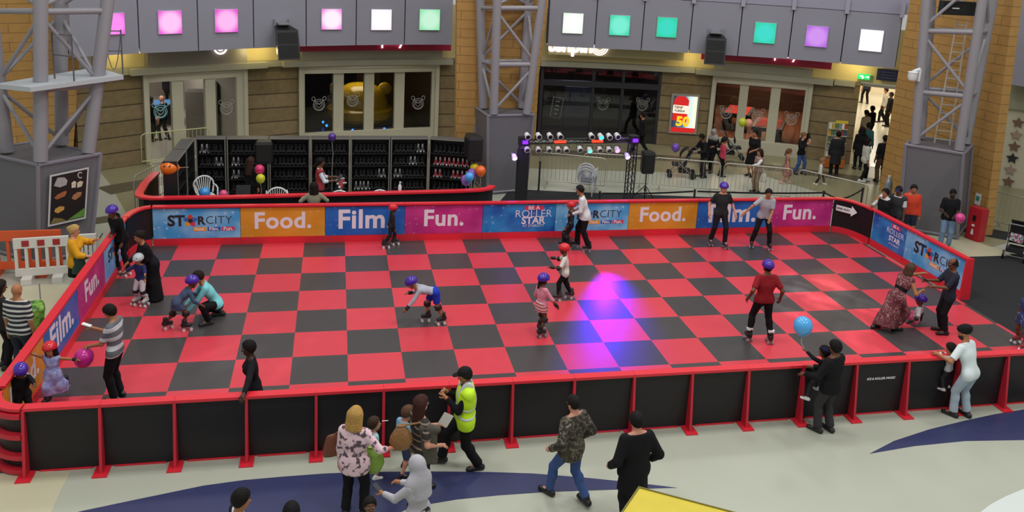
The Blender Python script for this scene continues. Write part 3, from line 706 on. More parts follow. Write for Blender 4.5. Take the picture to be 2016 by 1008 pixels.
for k, (u, v, mm, lb) in enumerate(((2005, 242, mStarB, 'brown wooden star on the cream wall at right, topmost of the column'), (2001, 266, mStarP, 'greyish star on the cream wall at right, directly above the reddish brown one'), (1997, 289, mStarB, 'reddish brown star on the cream wall at right, directly above the black one'), (1993, 312, mStarK, 'black star on the cream wall at right'), (1989, 335, mStarP, 'pale brown star on the cream wall at right, just below the black star'), (1985, 358, mStarB, 'brown wooden star on the cream wall at right, lowest of the column'))):
    o = star_mesh().build('wall_star', mm); p = onplane(u, v, sA, sB, -.06); o.location = p; o.rotation_euler = (0, 0, math.atan2(d.y, d.x)); tag(o, lb, 'star', 'stars on the cream wall')
# ------------------------------------------------------------------ truss towers on clad plinths
def plinth(tops, bases, zt, label):
    """tops / bases: ground corners in order front-left, front-right, back-right, back-left"""
    c = sum(bases, Vector())/4; c.z = 0
    t = thing('tower_plinth', c, 0, label, 'plinth')
    b = [p-c for p in bases]; q = [Vector((p.x, p.y, zt))-c for p in tops]
    MB().hexa(b, q).build('cladding', mMesh, t)
    mb = MB()
    for i in range(4): mb.tube(b[i], q[i], .05, n=6); mb.tube(q[i], q[(i+1) % 4], .045, n=6); mb.tube(b[i]+(q[i]-b[i])*.03, b[(i+1) % 4]+(q[(i+1) % 4]-b[(i+1) % 4])*.03, .04, n=6)
    mb.build('edge_frame', mMeshF, t); return t
def tower(bots, topx, levels, label, rl=.13, lean=1.22):
    c = sum(bots, Vector())/4; t = thing('truss_tower', c, 0, label, 'tower')
    fa, fb = bots[0], bots[1]; L = []
    for p, u in zip(bots, topx):
        q = onplane(u, 0, (p.x, p.y), (p.x+fb.x-fa.x, p.y+fb.y-fa.y)); L.append((p-c, p-c+(q-p)*lean))
    for a, b in L: MB().tube(a, b, rl, n=14).build('leg', mSteel, t, smooth=True)
    at = lambda i, s: L[i][0]+(L[i][1]-L[i][0])*(s/lean)
    lv = [0]+levels
    for k, s in enumerate(lv[1:]):
        for i in range(4): MB().tube(at(i, s), at((i+1) % 4, s), .075 if i == 0 else .06, n=10).build('crossbar', mSteel, t, smooth=True)
    for k in range(len(lv)-1):
        for i in range(4):
            j = (i+1) % 4
            p, q = (at(i, lv[k]+.03), at(j, lv[k+1]-.03)) if (k+i) % 2 == 0 else (at(j, lv[k]+.03), at(i, lv[k+1]-.03))
            MB().tube(p, q, .045, n=8).build('brace', mSteel, t, smooth=True)
    t['_'] = 0; del t['_']
    return t, L, c
def inset(q, f):
    c = sum(q, Vector())/4; return [c+(p-c)*f for p in q]
# middle tower
Z2 = 2.48
T2 = [unp(961, 228, Z2), unp(1051, 226, Z2), None, unp(935, 210, Z2)]; T2[2] = T2[1]+T2[3]-T2[0]
B2 = [unp(959, 384), unp(1034, 378), None, None]; dn = (T2[3]-T2[0])*.85; dn.z = 0; B2[2] = B2[1]+dn; B2[3] = B2[0]+dn
plinth(T2, B2, Z2, 'grey perforated plinth of the middle truss tower')
Zl = Z2+.055; b2 = [unp(972, 224, Zl), unp(1037, 224, Zl), unp(1027, 212, Zl), unp(951, 212, Zl)]
tower(b2, (979, 1067, 1041, 945.5), [.44, .93, 1.2], 'grey steel truss tower standing on the middle plinth')
# right tower
Z3 = 2.55
T3 = [unp(1783, 285, Z3), unp(1897, 303, Z3), unp(1915, 285, Z3), None]; T3[3] = T3[0]+T3[2]-T3[1]
B3 = [unp(1770, 452), unp(1884, 472), None, None]; dn = (T3[2]-T3[1])*.9; dn.z = 0; B3[2] = B3[1]+dn; B3[3] = B3[0]+dn
plinth(T3, B3, Z3, 'grey perforated plinth of the right truss tower behind the spectators')
Zl = Z3+.055; b3 = [unp(1802, 282, Zl), unp(1888, 295, Zl), unp(1902, 282, Zl), unp(1812, 271, Zl)]
tw3, L3_, c3 = tower(b3, (1824, 1934, 1955, 1834), [.365, .79, 1.2], 'grey steel truss tower with an inner ladder on the right plinth')
mb = MB()
la, lb_ = unp(1845, 283, Z3)+Vector((0, .12, 0)), unp(1875, 287, Z3)+Vector((0, .12, 0))
ta_, tb_ = onplane(1884, 40, la, lb_), onplane(1904, 42, la, lb_)
for p, q in ((la, ta_), (lb_, tb_)): mb.tube(p-c3, q-c3, .022, n=6)
for k in range(14):
    s = (k+.5)/14; mb.tube(la+(ta_-la)*s-c3, lb_+(tb_-lb_)*s-c3, .016, n=6)
mb.build('ladder', mat('ladder_steel', '#b9b6ae', .4), tw3)
p = onplane(1886, 16, b3[0], b3[1], .42); t = thing('tower_speaker', p, -.15, 'big black loudspeaker held high inside the right truss tower', 'speaker')
MB().box((0, 0, 0), (.98, .26, .38)).build('cabinet', mBlack, t); MB().box((0, -.14, 0), (.92, .02, .32)).build('grille', mSpk, t); MB().box((-.15, -.155, .0), (.2, .01, .035)).build('badge', mat('badge_silver', '#c9c9cc', .3), t)
# CCTV
p = onplane(1797, 148, b3[0], b3[1], -.25); t = thing('security_camera', p, 0, 'white security camera bracketed to the left leg of the right truss tower', 'camera')
MB().lathe((0, 0, 0), [(.02, -.16), (.1, -.14), (.13, -.07), (.13, .06), (.14, .07), (.14, .09), (.03, .12)]).build('housing', mWhiteP, t, smooth=True)
MB().box((.2, .02, .0), (.09, .12, .34)).tube((0, 0, .1), (.2, 0, .17), .05).tube((.2, .02, 0), (.42, .25, .03), .03).build('bracket', mWhiteP, t)
# left tower
Z1 = 2.33
T1 = [unp(75, 325, Z1), unp(198, 303, Z1), None, unp(-48, 298, Z1)]; T1[2] = T1[1]+T1[3]-T1[0]
B1 = [unp(76, 521), unp(178, 500), None, unp(-25, 494)]; B1[2] = B1[1]+B1[3]-B1[0]
plinth(T1, B1, Z1, 'grey perforated plinth of the left truss tower carrying a food poster')
Zl = Z1+.055; b1 = [unp(80, 317, Zl), unp(174, 300, Zl), unp(122, 284, Zl), unp(14, 298, Zl)]
tw1, L1_, c1_ = tower(b1, (80, 212, 118, -22), [.45, .93, 1.2], 'grey steel truss tower with a platform on the left plinth', rl=.15)
# platform and railing
zp = (L1_[0][0]+(L1_[0][1]-L1_[0][0])*(.5/1.22)+c1_).z
q = [unp(-10, 165, zp), unp(60, 172, zp), unp(243, 148, zp), unp(190, 132, zp)]
MB().hexa([p-c1_-Vector((0, 0, .1)) for p in q], [p-c1_ for p in q]).build('platform', mat('platform_grey', '#b3b9bf', .5), tw1)
mRD = mat('rail_dark', '#5c5a60', .5)
for u0, v0, u1, v1 in ((207, 146, 242, 146), (108, 155, 146, 160)):
    pa, pb = unp(u0, v0, zp)-c1_, unp(u1, v1, zp)-c1_; mb = MB()
    for p in (pa, pb): mb.tube(p, p+Vector((0, 0, 1.05)), .02, n=6)
    for z in (.55, 1.02): mb.tube(pa+Vector((0, 0, z)), pb+Vector((0, 0, z)), .015, n=6)
    if u0 == 207: mb.path([pa+(pb-pa)*(k/8)+Vector((0, 0, 1.0-.9*math.sin(PI*k/8))) for k in range(9)], .01, 5)
    mb.build('railing', mRD, tw1)
# food poster on the plinth face (leans with the cladding)
t = thing('food_poster', (0, 0, 0), 0, 'black framed food poster with pictured dishes on the left plinth', 'poster')
def onface(u, v, A, B, C, off=0.):
    n = (B-A).cross(C-A).normalized()
    if n.dot(AF) > 0: n = -n
    dd = ray(u, v); return CAMP+dd*((A+n*off-CAMP).dot(n)/dd.dot(n))
A, B, C = B1[0], B1[1], Vector((T1[0].x, T1[0].y, Z1)); F = lambda u, v, o: onface(u, v, A, B, C, o)
def decal(name, pts, m, par, o=.05, th=.01):
    fr_ = [F(u, v, o) for u, v in pts]; bk = [F(u, v, o)+(F(u, v, o-th)-F(u, v, o)) for u, v in pts]
    return MB().hexa(bk, fr_).build(name, m, par)
decal('frame', [(94, 447), (169, 430), (175, 329), (98, 345)], mat('poster_frame', '#c7c4c6', .4), t, .055, .05)
bd = decal('board', [(98, 442), (166, 427), (172, 333), (102, 348)], mat('poster_black', '#1d1417', .5), t, .062, .01)
for n_, pts, c in (('cup', [(106, 366), (118, 369), (131, 364), (133, 355), (127, 349), (113, 350)], '#a79fa0'), ('cup', [(141, 370), (149, 369), (150, 358), (146, 356), (141, 360)], '#d9c9b4'), ('cup', [(152, 370), (161, 367), (164, 358), (158, 356), (152, 360)], '#d2c0a6'),
                   ('hot_dog', [(107, 390), (112, 393), (128, 386), (132, 377), (127, 376), (113, 383)], '#a5603a'), ('hot_dog', [(141, 391), (148, 394), (159, 386), (161, 378), (153, 378), (144, 384)], '#a8714a'), ('chips', [(107, 417), (114, 420), (126, 413), (127, 407), (118, 406), (109, 411)], '#c9954a')):
    decal('dish_picture', pts, mat('print_'+c, c, .5, noise=.5, nscale=25), bd, .066, .004)
decal('leaf_picture', [(99, 441), (131, 434), (121, 430), (106, 429)], mat('print_olive', '#7a6d35', .5, noise=.4, nscale=30), bd, .066, .004)
decal('leaf_picture', [(133, 433), (166, 426), (168, 408), (150, 421)], mat('print_green', '#5d8a3a', .5, noise=.4, nscale=30), bd, .066, .004)
mb = MB(); gp = [F(158+4.5*math.cos(a), 345+5.5*math.sin(a), .067) for a in [2*PI*(k+2)/16 for k in range(13)]]
mb.path(gp, .012, 5).build('logo_ring', mat('print_grey', '#b9b3b8', .5), bd)
# ------------------------------------------------------------------ skate hire booth
mShelf = mat('shelf_black', '#1b1a1d', .5); mShelfM = mat('shelf_metal', '#7d7a76', .4, spec=.5); mShelfT = mat('shelf_top', '#55534f', .5)
cl = [(-4.04, 5.0), (-4.12, 3.95), (-4.09, 3.1), (-4.03, 2.88), (-3.9, 2.75), (-3.69, 2.68), (-1.9, 2.7), (1.28, 2.88), (3.98, 3.02), (4.6, 3.1), (4.88, 3.22), (5.02, 3.45)]
t = thing('booth_counter', (0, 2.8, 0), 0, 'long curved black counter with red top in front of the skate shelves', 'counter')
cl_ = [(x, y-2.8) for x, y in cl]
MB().sweep(cl_, [(-.02, 0), (.02, 0), (.02, 1.0), (-.02, 1.0)]).build('board', mBlk, t)
MB().sweep(cl_, [(-.1, 1.0), (.1, 1.0), (.1, 1.05), (-.1, 1.05)]).build('countertop', mRed, t)
MB().sweep(cl_[:5], [(-.05, .02), (-.025, .02), (-.025, .99), (-.05, .99)]).build('lining', mat('maroon_lining', '#5d1626', .5), t)
HS = 1.8
def shelf_unit(a, b, label, dep=.34):
    a, b = Vector((a[0], a[1], 0)), Vector((b[0], b[1], 0)); W = (b-a).length-.02; rz = math.atan2(b.y-a.y, b.x-a.x)
    t = thing('shelf_unit', (a+b)/2, rz, label, 'shelf', 'skate shelf units')
    MB().box((0, dep, HS/2), (W, .02, HS)).build('back_panel', mShelf, t)
    for s in (-1, 1): MB().box((s*(W/2-.02), dep/2, HS/2), (.035, dep, HS)).build('upright', mShelf, t); MB().box((s*(W/2-.02), -.006, HS/2), (.03, .012, HS)).build('edge_strip', mShelfM, t)
    for z in (.22, .6, .98, 1.36): MB().box((0, dep/2, z), (W-.08, dep-.02, .02)).build('shelf', mShelf, t)
    MB().box((0, dep/2, HS+.012), (W, dep, .02)).build('top_panel', mShelfT, t)
    MB().box((0, -.012, HS+.01), (W, .02, .03)).build('edge_trim', mShelfM, t)
    return t, W, rz
xs = [unp(u, 274, HS) for u in (384, 445, 529, 611, 690, 769, 845)]
bays = [(xs[i], xs[i+1]) for i in range(6)]
bl = ['narrow bay in the left corner', 'bay behind the woman with long brown hair', 'bay right of the left booth speaker', 'bay behind the attendant in the red vest', 'bay right of the attendant', 'bay with the topmost pale pair at its right end']
units = []
for i, (a, b) in enumerate(bays): units.append(shelf_unit(a, b, 'black skate shelf unit, '+bl[i]))
pR = unp(933, 280, HS); units.append(shelf_unit(xs[-1], pR, 'black skate shelf unit angled forward at the right end, with red skates'))
pl0 = unp(350, 319, HS); midl = xs[0]+(pl0-xs[0])*.5
for nm, a, b in (('rear', xs[0], midl), ('front', midl, pl0)):
    a2, b2 = Vector((b.x-.02, b.y, 0)), Vector((a.x-.02, a.y-.03, 0))
    shelf_unit(a2, b2, f'black skate shelf unit in the left wing of the booth, {nm} one')
# roller skates: one low boot on four wheels, toe towards -y
def skate_mesh(name, mb_, ml, mw):
    m = MB()
    sec = [(-.13, .035, .05, .10), (-.09, .043, .05, .11), (-.03, .044, .05, .14), (.03, .042, .05, .2), (.1, .038, .05, .24)]
    vs = []; 
    for y, w, z0, z1 in sec: vs += [(-w, y, z0), (w, y, z0), (w*.85, y+.01, z1), (-w*.85, y+.01, z1)]
    fs = [(i*4+j, i*4+(j+1) % 4, i*4+4+(j+1) % 4, i*4+4+j) for i in range(4) for j in range(4)]+[(0, 1, 2, 3), (16, 17, 18, 19)]
    m.add(vs, fs, 0)
    m.box((0, -.01, .17), (.04, .03, .16), M=Matrix.Rotation(.5, 3, 'X'), mi=1)
    m.box((0, -.01, .045), (.06, .2, .012), mi=0)
    for y in (-.09, .07):
        for s in (-1, 1): m.tube((s*.03, y, .03), (s*.055, y, .03), .03, n=8, mi=2)
    me = m.mesh(name, [mb_, ml, mw]); fixn(me); return me
mBoot = mat('boot_black', '#131215', .55); mBootR = mat('boot_red', '#8f2f36', .45); mLin = mat('liner_grey', '#2b2a2e', .6); mLinP = mat('liner_pale', '#cfcfd2', .6); mWh = mat('wheel_dark', '#232227', .4); mWhP = mat('wheel_white', '#d9d8d6', .4)
skD = skate_mesh('skate', mBoot, mLin, mWh); skP = skate_mesh('skate', mat('boot_grey', '#4a4a4e', .4), mLinP, mWhP); skR = skate_mesh('skate', mBootR, mLinP, mWhP)
rng = random.Random(3)
def put_skate(me, p, rz, label, group):
    o = bpy.data.objects.new('roller_skate', me); COL.objects.link(o); o.location = p; o.rotation_euler = (0, 0, rz); tag(o, label, 'roller skate', group)
rows = (.234, .614, .994, 1.374)
pale = {(0, 3): [0], (1, 3): [3], (1, 2): [0], (0, 2): [2], (1, 1): [0], (4, 0): [0, 1], (4, 1): [3], (5, 1): [0], (5, 2): [2], (5, 3): [3]}
for bi, (t, W, rz) in enumerate(units):
    n = 4 if W > .9 else 3
    c = t.location; d = Vector((math.cos(rz), math.sin(rz), 0)); nn = Vector((-d.y, d.x, 0))
    for ri, z in enumerate(rows):
        for k in range(n):
            kind = skP if k in pale.get((bi, ri), []) else skD
            if bi == 6 and ri in (1, 2) and not (k == 1 and ri == 1): kind = skR
            for s in (-.065, .065):
                x = -W/2+.12+(W-.24)*(k+.5)/n+s; p = c+d*x+nn*.17; p = Vector((p.x, p.y, z))
                lb = {skD: 'black roller skate standing among the dark rows of the booth shelves', skP: 'roller skate with pale tongue and white wheels among the black ones on the booth shelves', skR: 'red roller skate with white wheels on the right end shelf of the booth'}[kind]
                put_skate(kind, p, rz+rng.uniform(-.12, .12), lb, {skD: 'black skates on the booth shelves', skP: 'pale tongued skates on the booth shelves', skR: 'red skates on the right end shelf'}[kind])
# ------------------------------------------------------------------ loudspeakers on stands
def pa(u, vtop, x, y, label, w=.42, h=.68, ry=0., ztop=None, tripod=True):
    zt = ztop or zat(x, y, vtop); t = thing('loudspeaker', (x, y, 0), ry, label, 'speaker')
    poly = [(-w*.35, .2), (-w/2, -.1), (-w/2+.04, -.17), (w/2-.04, -.17), (w/2, -.1), (w*.35, .2)]
    mb = MB(); k = len(poly); lv = [(zt-h, .9), (zt-h+.06, 1), (zt-.08, 1), (zt, .86)]
    vs = [(x_*s, y_*s, z) for z, s in lv for x_, y_ in poly]
    mb.add(vs, [(i*k+j, i*k+(j+1) % k, (i+1)*k+(j+1) % k, (i+1)*k+j) for i in range(3) for j in range(k)]+[tuple(range(k)), tuple(range(3*k, 4*k))])
    mb.build('cabinet', mBlack, t)
    MB().box((0, -.172, zt-h/2), (w-.1, .012, h-.16)).build('grille', mSpk, t)
    MB().tube((0, 0, .05), (0, 0, zt-h+.02), .02).build('pole', mBlack, t)
    MB().tube((0, 0, .32), (0, 0, .42), .034).build('collar', mBlack, t)
    for k in range(3):
        a = k*2*PI/3+.5; MB().path([(0, 0, .5), (.42*math.cos(a), .42*math.sin(a), .012)], .013, 6).build('leg', mBlack, t)
    return t
g = unp(1268, 395); pa(1270, 298, g.x, g.y, 'black loudspeaker on a tripod stand behind the rink beside the steel fences')
g = unp(522, 277, 1.95); pa(522, 277, g.x, 4.6, 'black loudspeaker on a pole in the booth, left of the attendant', .48, .62)
g = unp(937, 268, 1.95); pa(937, 268, 4.62, 4.3, 'black loudspeaker on a pole above the balloon cluster', .46, .72)
g = unp(935, 268, 1.95); pa(932, 264, 4.62, 4.95, 'black loudspeaker half hidden behind the one above the balloon cluster', .44, .6)
# ------------------------------------------------------------------ lighting gantry
GA, GB = Vector((5.97, 4.0, 0)), Vector((9.32, 4.25, 0))
gz = zat(GA.x, GA.y, 279); gd = (GB-GA).normalized(); grz = math.atan2(gd.y, gd.x)
t = thing('lighting_gantry', (GA+GB)/2, grz, 'black truss goalpost lighting gantry between the middle tower and the loudspeaker', 'gantry')
HW = (GB-GA).length/2; mTr = mat('truss_black', '#19181d', .4)
def lace(mb, p, q, w=.1, r=.014, n=10):
    p, q = Vector(p), Vector(q); d = (q-p).normalized(); a = Vector((0, 1, 0)); b = d.cross(a).normalized()
    cs = [(a*s1+b*s2)*w for s1, s2 in ((-1, -1), (1, -1), (1, 1), (-1, 1))]
    for c in cs: mb.tube(p+c, q+c, r*1.3, n=6)
    for k in range(n):
        for i in range(4): mb.tube(p+(q-p)*(k/n)+cs[i], p+(q-p)*((k+1)/n)+cs[(i+1) % 4], r*.7, n=5)
for s in (-1, 1):
    mb = MB(); lace(mb, (s*HW, 0, .03), (s*HW, 0, gz), n=9); mb.build('upright', mTr, t)
    MB().box((s*HW, 0, .015), (.5, .5, .03)).build('base_plate', mTr, t)
    MB().box((s*HW, 0, gz+.02), (.26, .26, .24)).build('corner_block', mTr, t)
mb = MB(); lace(mb, (-HW, 0, gz), (HW, 0, gz), .06, .012, 16); mb.build('crossbar', mTr, t)
MB().box((-HW, -.02, gz*.46), (.3, .24, gz*.86)).build('scrim', mat('black_cloth', '#131216', .85), t)
for x in (-.62, .52): MB().box((x, -.09, gz), (.34, .04, .07)).build('led_bar', mat('led_red', '#ff3a22', .4, emit=1.6), t)
mb = MB().box((-HW, -.16, gz+.02), (.16, .03, .1)); mb.build('uplight', mat('led_violet', '#7d2cff', .4, emit=1.2), t)
MB().box((HW, -.16, gz+.02), (.16, .03, .1)).build('uplight', MATS['led_violet'], t)
mLampW = mat('lamp_white', '#d8d6da', .35); mLens = mat('lens_dark', '#26242a', .15)
lit = {'cyan': mat('lamp_cyan', '#36c8ff', .4, emit=3), 'teal': mat('lamp_teal', '#5fd6c4', .4, emit=1.6), 'magenta': mat('lamp_magenta', '#f06cff', .4, emit=4), 'violet': mat('lamp_violet', '#c58bff', .4, emit=4)}
def stage_lamp(u, v, label, up, glow=None, off=-.02):
    p = onplane(u, v, GA, GB, -.1); t = thing('stage_lamp', p, grz, label, 'lamp', 'white lamps on the lighting gantry')
    Mx = Matrix.Rotation(PI/2-.25*(1 if up else -1)*-1, 4, 'X')
    m = MB().lathe((0, 0, 0), [(.03, -.1), (.068, -.08), (.075, .05), (.085, .06), (.085, .1), (.07, .1)], 14); 
    o = m.build('housing', mLampW, t, smooth=True); o.rotation_euler = (PI/2+(.3 if up else .45), 0, 0)
    l = MB().lathe((0, 0, .09), [(.0, 0), (.066, 0), (.066, .012), (.0, .012)], 14).build('lens', lit[glow] if glow else mLens, t); l.rotation_euler = o.rotation_euler
    s = -1 if up else 1
    MB().path([(-.095, 0, 0), (-.095, 0, s*.1), (.095, 0, s*.1), (.095, 0, 0)], .012, 5).build('yoke', mTr, t)
    return t
gl = {1182: 'cyan', 1160: 'teal', 1214: 'magenta'}
for k, (u, v) in enumerate(((1038, 267), (1060, 267), (1082, 267), (1102, 267), (1164, 267), (1182, 268), (1199, 268), (1215, 267))):
    stage_lamp(u, v, f'{ORD[k]} white lamp from the left along the top of the lighting gantry'+(', lit cyan' if u in gl else ''), True, gl.get(u))
for k, (u, v) in enumerate(((1037, 292), (1059, 293), (1080, 293), (1098, 293), (1114, 293), (1141, 292), (1160, 294), (1180, 293), (1198, 293), (1214, 293))):
    stage_lamp(u, v, f'{ORD[k]} white lamp from the left hanging under the lighting gantry'+(', lit '+gl[u] if u in gl else ''), False, gl.get(u))
stage_lamp(1012, 308, 'violet lit lamp on the left post of the lighting gantry', False, 'violet'); stage_lamp(1234, 306, 'violet lit lamp on the right post of the lighting gantry', False, 'violet')
# its coloured beams
pm = onplane(1214, 296, GA, GB, -.25); q = unp(1200, 600, 0)
spot('violet_beam', pm, unp(1212, 672, 0), 2500, (.07, .003, 1), 18, 1.0); spot('magenta_beam', pm+Vector((-.1, 0, 0)), unp(1192, 572, 0), 160, (1, .01, .8), 9, 1.0)
p = onplane(1012, 300, GA, GB, -.2); point('violet_glow', p+Vector((0, -.1, .05)), 7, (.4, .12, 1), .05)
p = onplane(1234, 290, GA, GB, -.2); point('violet_glow', p+Vector((0, -.1, .05)), 5, (.4, .12, 1), .05)
# added noise spots imitate cloudy reflections on the floor, right and front left
def gobo(name, src, tgt, power, ang, sc):
    o = spot(name, src, tgt, power, (.92, .95, 1), ang, .8, .02); l = o.data; l.use_nodes = True; N, L = l.node_tree.nodes, l.node_tree.links
    em = N['Emission']; tc = N.new('ShaderNodeTexCoord'); n = N.new('ShaderNodeTexNoise'); n.inputs['Scale'].default_value = sc; n.inputs['Detail'].default_value = 4
    L.new(tc.outputs['Normal'], n.inputs['Vector']); r = N.new('ShaderNodeMapRange'); r.inputs['From Min'].default_value = .45; r.inputs['From Max'].default_value = .75; r.inputs['To Max'].default_value = 1.
    L.new(n.outputs['Fac'], r.inputs['Value']); L.new(r.outputs['Result'], em.inputs['Strength'])
gobo('cloud_projector', (11, 3.6, 5.5), unp(1650, 605, 0), 5200, 24, 16)
gobo('cloud_projector', (6, 3.6, 5.5), unp(420, 745, 0), 3500, 13, 22)
# ------------------------------------------------------------------ plastic chairs
mChair = mat('chair_white', '#e3e8ea', .35)
def chair(loc, rz, label, m=mChair):
    t = thing('plastic_chair', loc, rz, label, 'chair', 'white plastic chairs')
    # faces -y; seat height .43
    mb = MB(); mb.hexa([(-.23, -.24, .4), (.23, -.24, .4), (.2, .2, .38), (-.2, .2, .38)], [(-.23, -.24, .43), (.23, -.24, .43), (.2, .2, .41), (-.2, .2, .41)]); mb.build('seat', m, t)
    mb = MB(); top = [(.27*math.cos(a), .24+.1*math.sin(a)*0+.06, .62+.26*math.sin(a)) for a in [PI*k/12 for k in range(13)]]
    mb.path([(.22, .2, .42)]+top+[(-.22, .2, .42)], .022, 6)
    for k in range(7):
        x = -.15+.05*k; mb.path([(x*.8, .2, .42), (x, .25, .62), (x*1.25, .3, .62+.26*math.sqrt(max(0, 1-(x*1.25/.27)**2)))], .012, 5)
    mb.build('backrest', m, t)
    for s in (-1, 1):
        MB().path([(s*.25, .27, .64), (s*.28, .05, .65), (s*.27, -.2, .64), (s*.255, -.24, .42)], .022, 6).build('armrest', m, t)
        MB().tube((s*.22, -.23, .42), (s*.25, -.28, 0), .025, .018, 6).build('leg', m, t)
        MB().tube((s*.19, .19, .4), (s*.22, .27, 0), .025, .018, 6).build('leg', m, t)
    return t
g = unp(405, 353, .86); chair((g.x, g.y, 0), .35, 'white plastic chair at the left end of the booth behind a blue balloon')
g = unp(545, 363, .88); chair((g.x, g.y, 0), PI+.1, 'white plastic chair behind the counter under the left booth speaker')
g = unp(671, 369, .88); chair((g.x, g.y, 0), PI-.1, 'white plastic chair behind the counter right of the woman in beige')
g = unp(743, 368, .88); chair((g.x, g.y, 0), PI+.15, 'white plastic chair behind the counter next to the spray bottle')
mChg = mat('chair_grey', '#c3c6cc', .4); g = unp(1154, 381)
chair((g.x, g.y, .0), PI-.45, 'lowest one of the three stacked white plastic chairs behind the lighting gantry', mChg); chair((g.x, g.y, .09), PI-.45, 'middle one of the three stacked white plastic chairs behind the lighting gantry', mChg); chair((g.x, g.y, .18), PI-.45, 'topmost one of the three stacked white plastic chairs behind the lighting gantry', mChg)
# ------------------------------------------------------------------ balloons
def balloon(p, r, col, label, string=None, rot=(0, 0, 0), long=1.2, rough=.15, group=None):
    t = thing('balloon', p, 0, label, 'balloon', group); t.rotation_euler = rot
    pr = [(r*math.sin(a)*(1 if a > PI/2 else 1-.06*(1-math.sin(a))), -r*math.cos(a)*(long if a < PI/2 else 1.0)) for a in [PI*k/14 for k in range(1, 14)]]
    pr = [(.012, -r*long-.03), (.02, -r*long-.012), (.012, -r*long)]+pr+[(.004, r)]
    MB().lathe((0, 0, 0), pr, 18).build('skin', mat('balloon_'+col.strip('#'), col, rough, spec=.6), t, smooth=True)
    if string: MB().path(string, .005, 4).build('string', mat('balloon_string', '#cfcac4', .6), t)
    return t
def bal(u, v, z, r, col, label, L=.5, **k): return balloon(unp(u, v, z), r, col, label, [(0, 0, -r*1.2), (.02, .01, -r*1.2-L*.5), (.0, .03, -r*1.2-L)], **k)
p = unp(334, 325, 1.62); balloon((p.x, p.y-.25, p.z), .19, '#e8731e', 'long orange balloon with two dark spots on the left end of the booth', [(0, 0, -.28), (0, .05, -.5)], (0, -PI/2, 0), 1.5); ob_ = COL.objects[-1].parent
for q_ in ((.1, -.07), (.1, .05)): MB().ell((q_[0]-.02, -.165, q_[1]), (.022, .02, .022), nu=8, nv=6).build('spot', mBlack, ob_)
bal(511, 333, 1.35, .13, '#cf2f68', 'crimson pink balloon under the left booth speaker', .2); bal(513, 351, 1.15, .12, '#c8c62c', 'yellow balloon right below a pink one under the left booth speaker', .4)
p = unp(654, 269, 2.0); balloon((p.x, 4.6, zat(p.x, 4.6, 269)), .11, '#4b2a86', 'dark purple balloon floating above the attendant in the red vest', [(0, 0, -.13), (.03, 0, -.5), (0, 0, -1.0), (0, 0, -1.95)])
yc = 4.0
for u, v, r, c, lb, dy in ((934, 330, .13, '#cbb21e', 'yellow balloon hidden at the back of the cluster right of the shelves', .25), (929, 342, .15, '#7a4fa6', 'upper purple balloon in the cluster right of the shelves', .1), (918, 354, .15, '#9a66c0', 'lower lilac balloon in the cluster right of the shelves', 0), (924, 348, .13, '#4fa0e6', 'sky blue balloon at the front of the cluster right of the shelves', -.25), (946, 336, .15, '#e5641f', 'orange balloon at the right of the cluster beside the shelves', 0)):
    y = yc+dy; q = onplane(u, v, (0, y), (1, y)); balloon(q, r, c, lb, [(0, 0, -r*1.2), (.02, 0, -.4), ((4.62-q.x)*.5, .05, -.62)])
q = onplane(403, 379, (0, 3.2), (1, 3.2)); balloon(q, .14, '#3c8fd8', 'blue balloon behind the counter in front of a white chair', None)
q = onplane(440, 382, (0, 3.2), (1, 3.2)); balloon(q, .11, '#d84b86', 'pink balloon barely rising over the counter right of a blue one', None)
# ------------------------------------------------------------------ steel crowd fences
mFen = mat('fence_steel', '#a9a596', .35, metal=.4); mFenG = mat('fence_green', '#b3b886', .45)  # second steel has a greenish reflection painted into its base colour
def fence(u0, v0, u1, v1, label, m=mFen, h=1.1, z0=None):
    a, b = unp(u0, v0, h), unp(u1, v1, h); a.z = b.z = 0; W = (b-a).length; rz = math.atan2(b.y-a.y, b.x-a.x)
    t = thing('crowd_fence', (a+b)/2, rz, label, 'fence', 'steel crowd fences')
    mb = MB(); w = W/2; c = .12
    mb.path([(-w, 0, .2), (-w, 0, h-c), (-w+c*.3, 0, h-c*.3), (-w+c, 0, h), (w-c, 0, h), (w-c*.3, 0, h-c*.3), (w, 0, h-c), (w, 0, .2)], .02, 8, closed=True)
    n = int(W/.13)
    for k in range(1, n): mb.tube((-w+W*k/n, 0, .2), (-w+W*k/n, 0, h), .007, n=5)
    mb.build('frame', m, t, smooth=True)
    for s in (-1, 1): MB().path([(s*(w-.25), -.3, .015), (s*(w-.25), -.02, .16), (s*(w-.25), 0, .21), (s*(w-.25), .02, .16), (s*(w-.25), .3, .015)], .016, 6).build('foot', m, t)
    return t
fence(277, 264, 411, 251, 'pale green tinted steel fence before the left shop doors', mFenG)
fence(263, 348, 322, 318, 'steel fence running back along the left end of the booth')
fence(1064, 300, 1194, 312, 'steel fence right behind the stacked chairs')
fence(1150, 301, 1280, 309, 'steel fence passing behind the loudspeaker on its tripod')
fence(1288, 310, 1420, 320, 'steel fence in front of the woman in a grey headscarf')
fence(1427, 321, 1562, 333, 'steel fence beside the woman with a white handbag')
fence(1574, 333, 1710, 364, 'steel fence nearest the right pillar, in front of the small child in white')
fence(1955, 375, 2045, 397, 'steel fence below the wooden stars at far right')
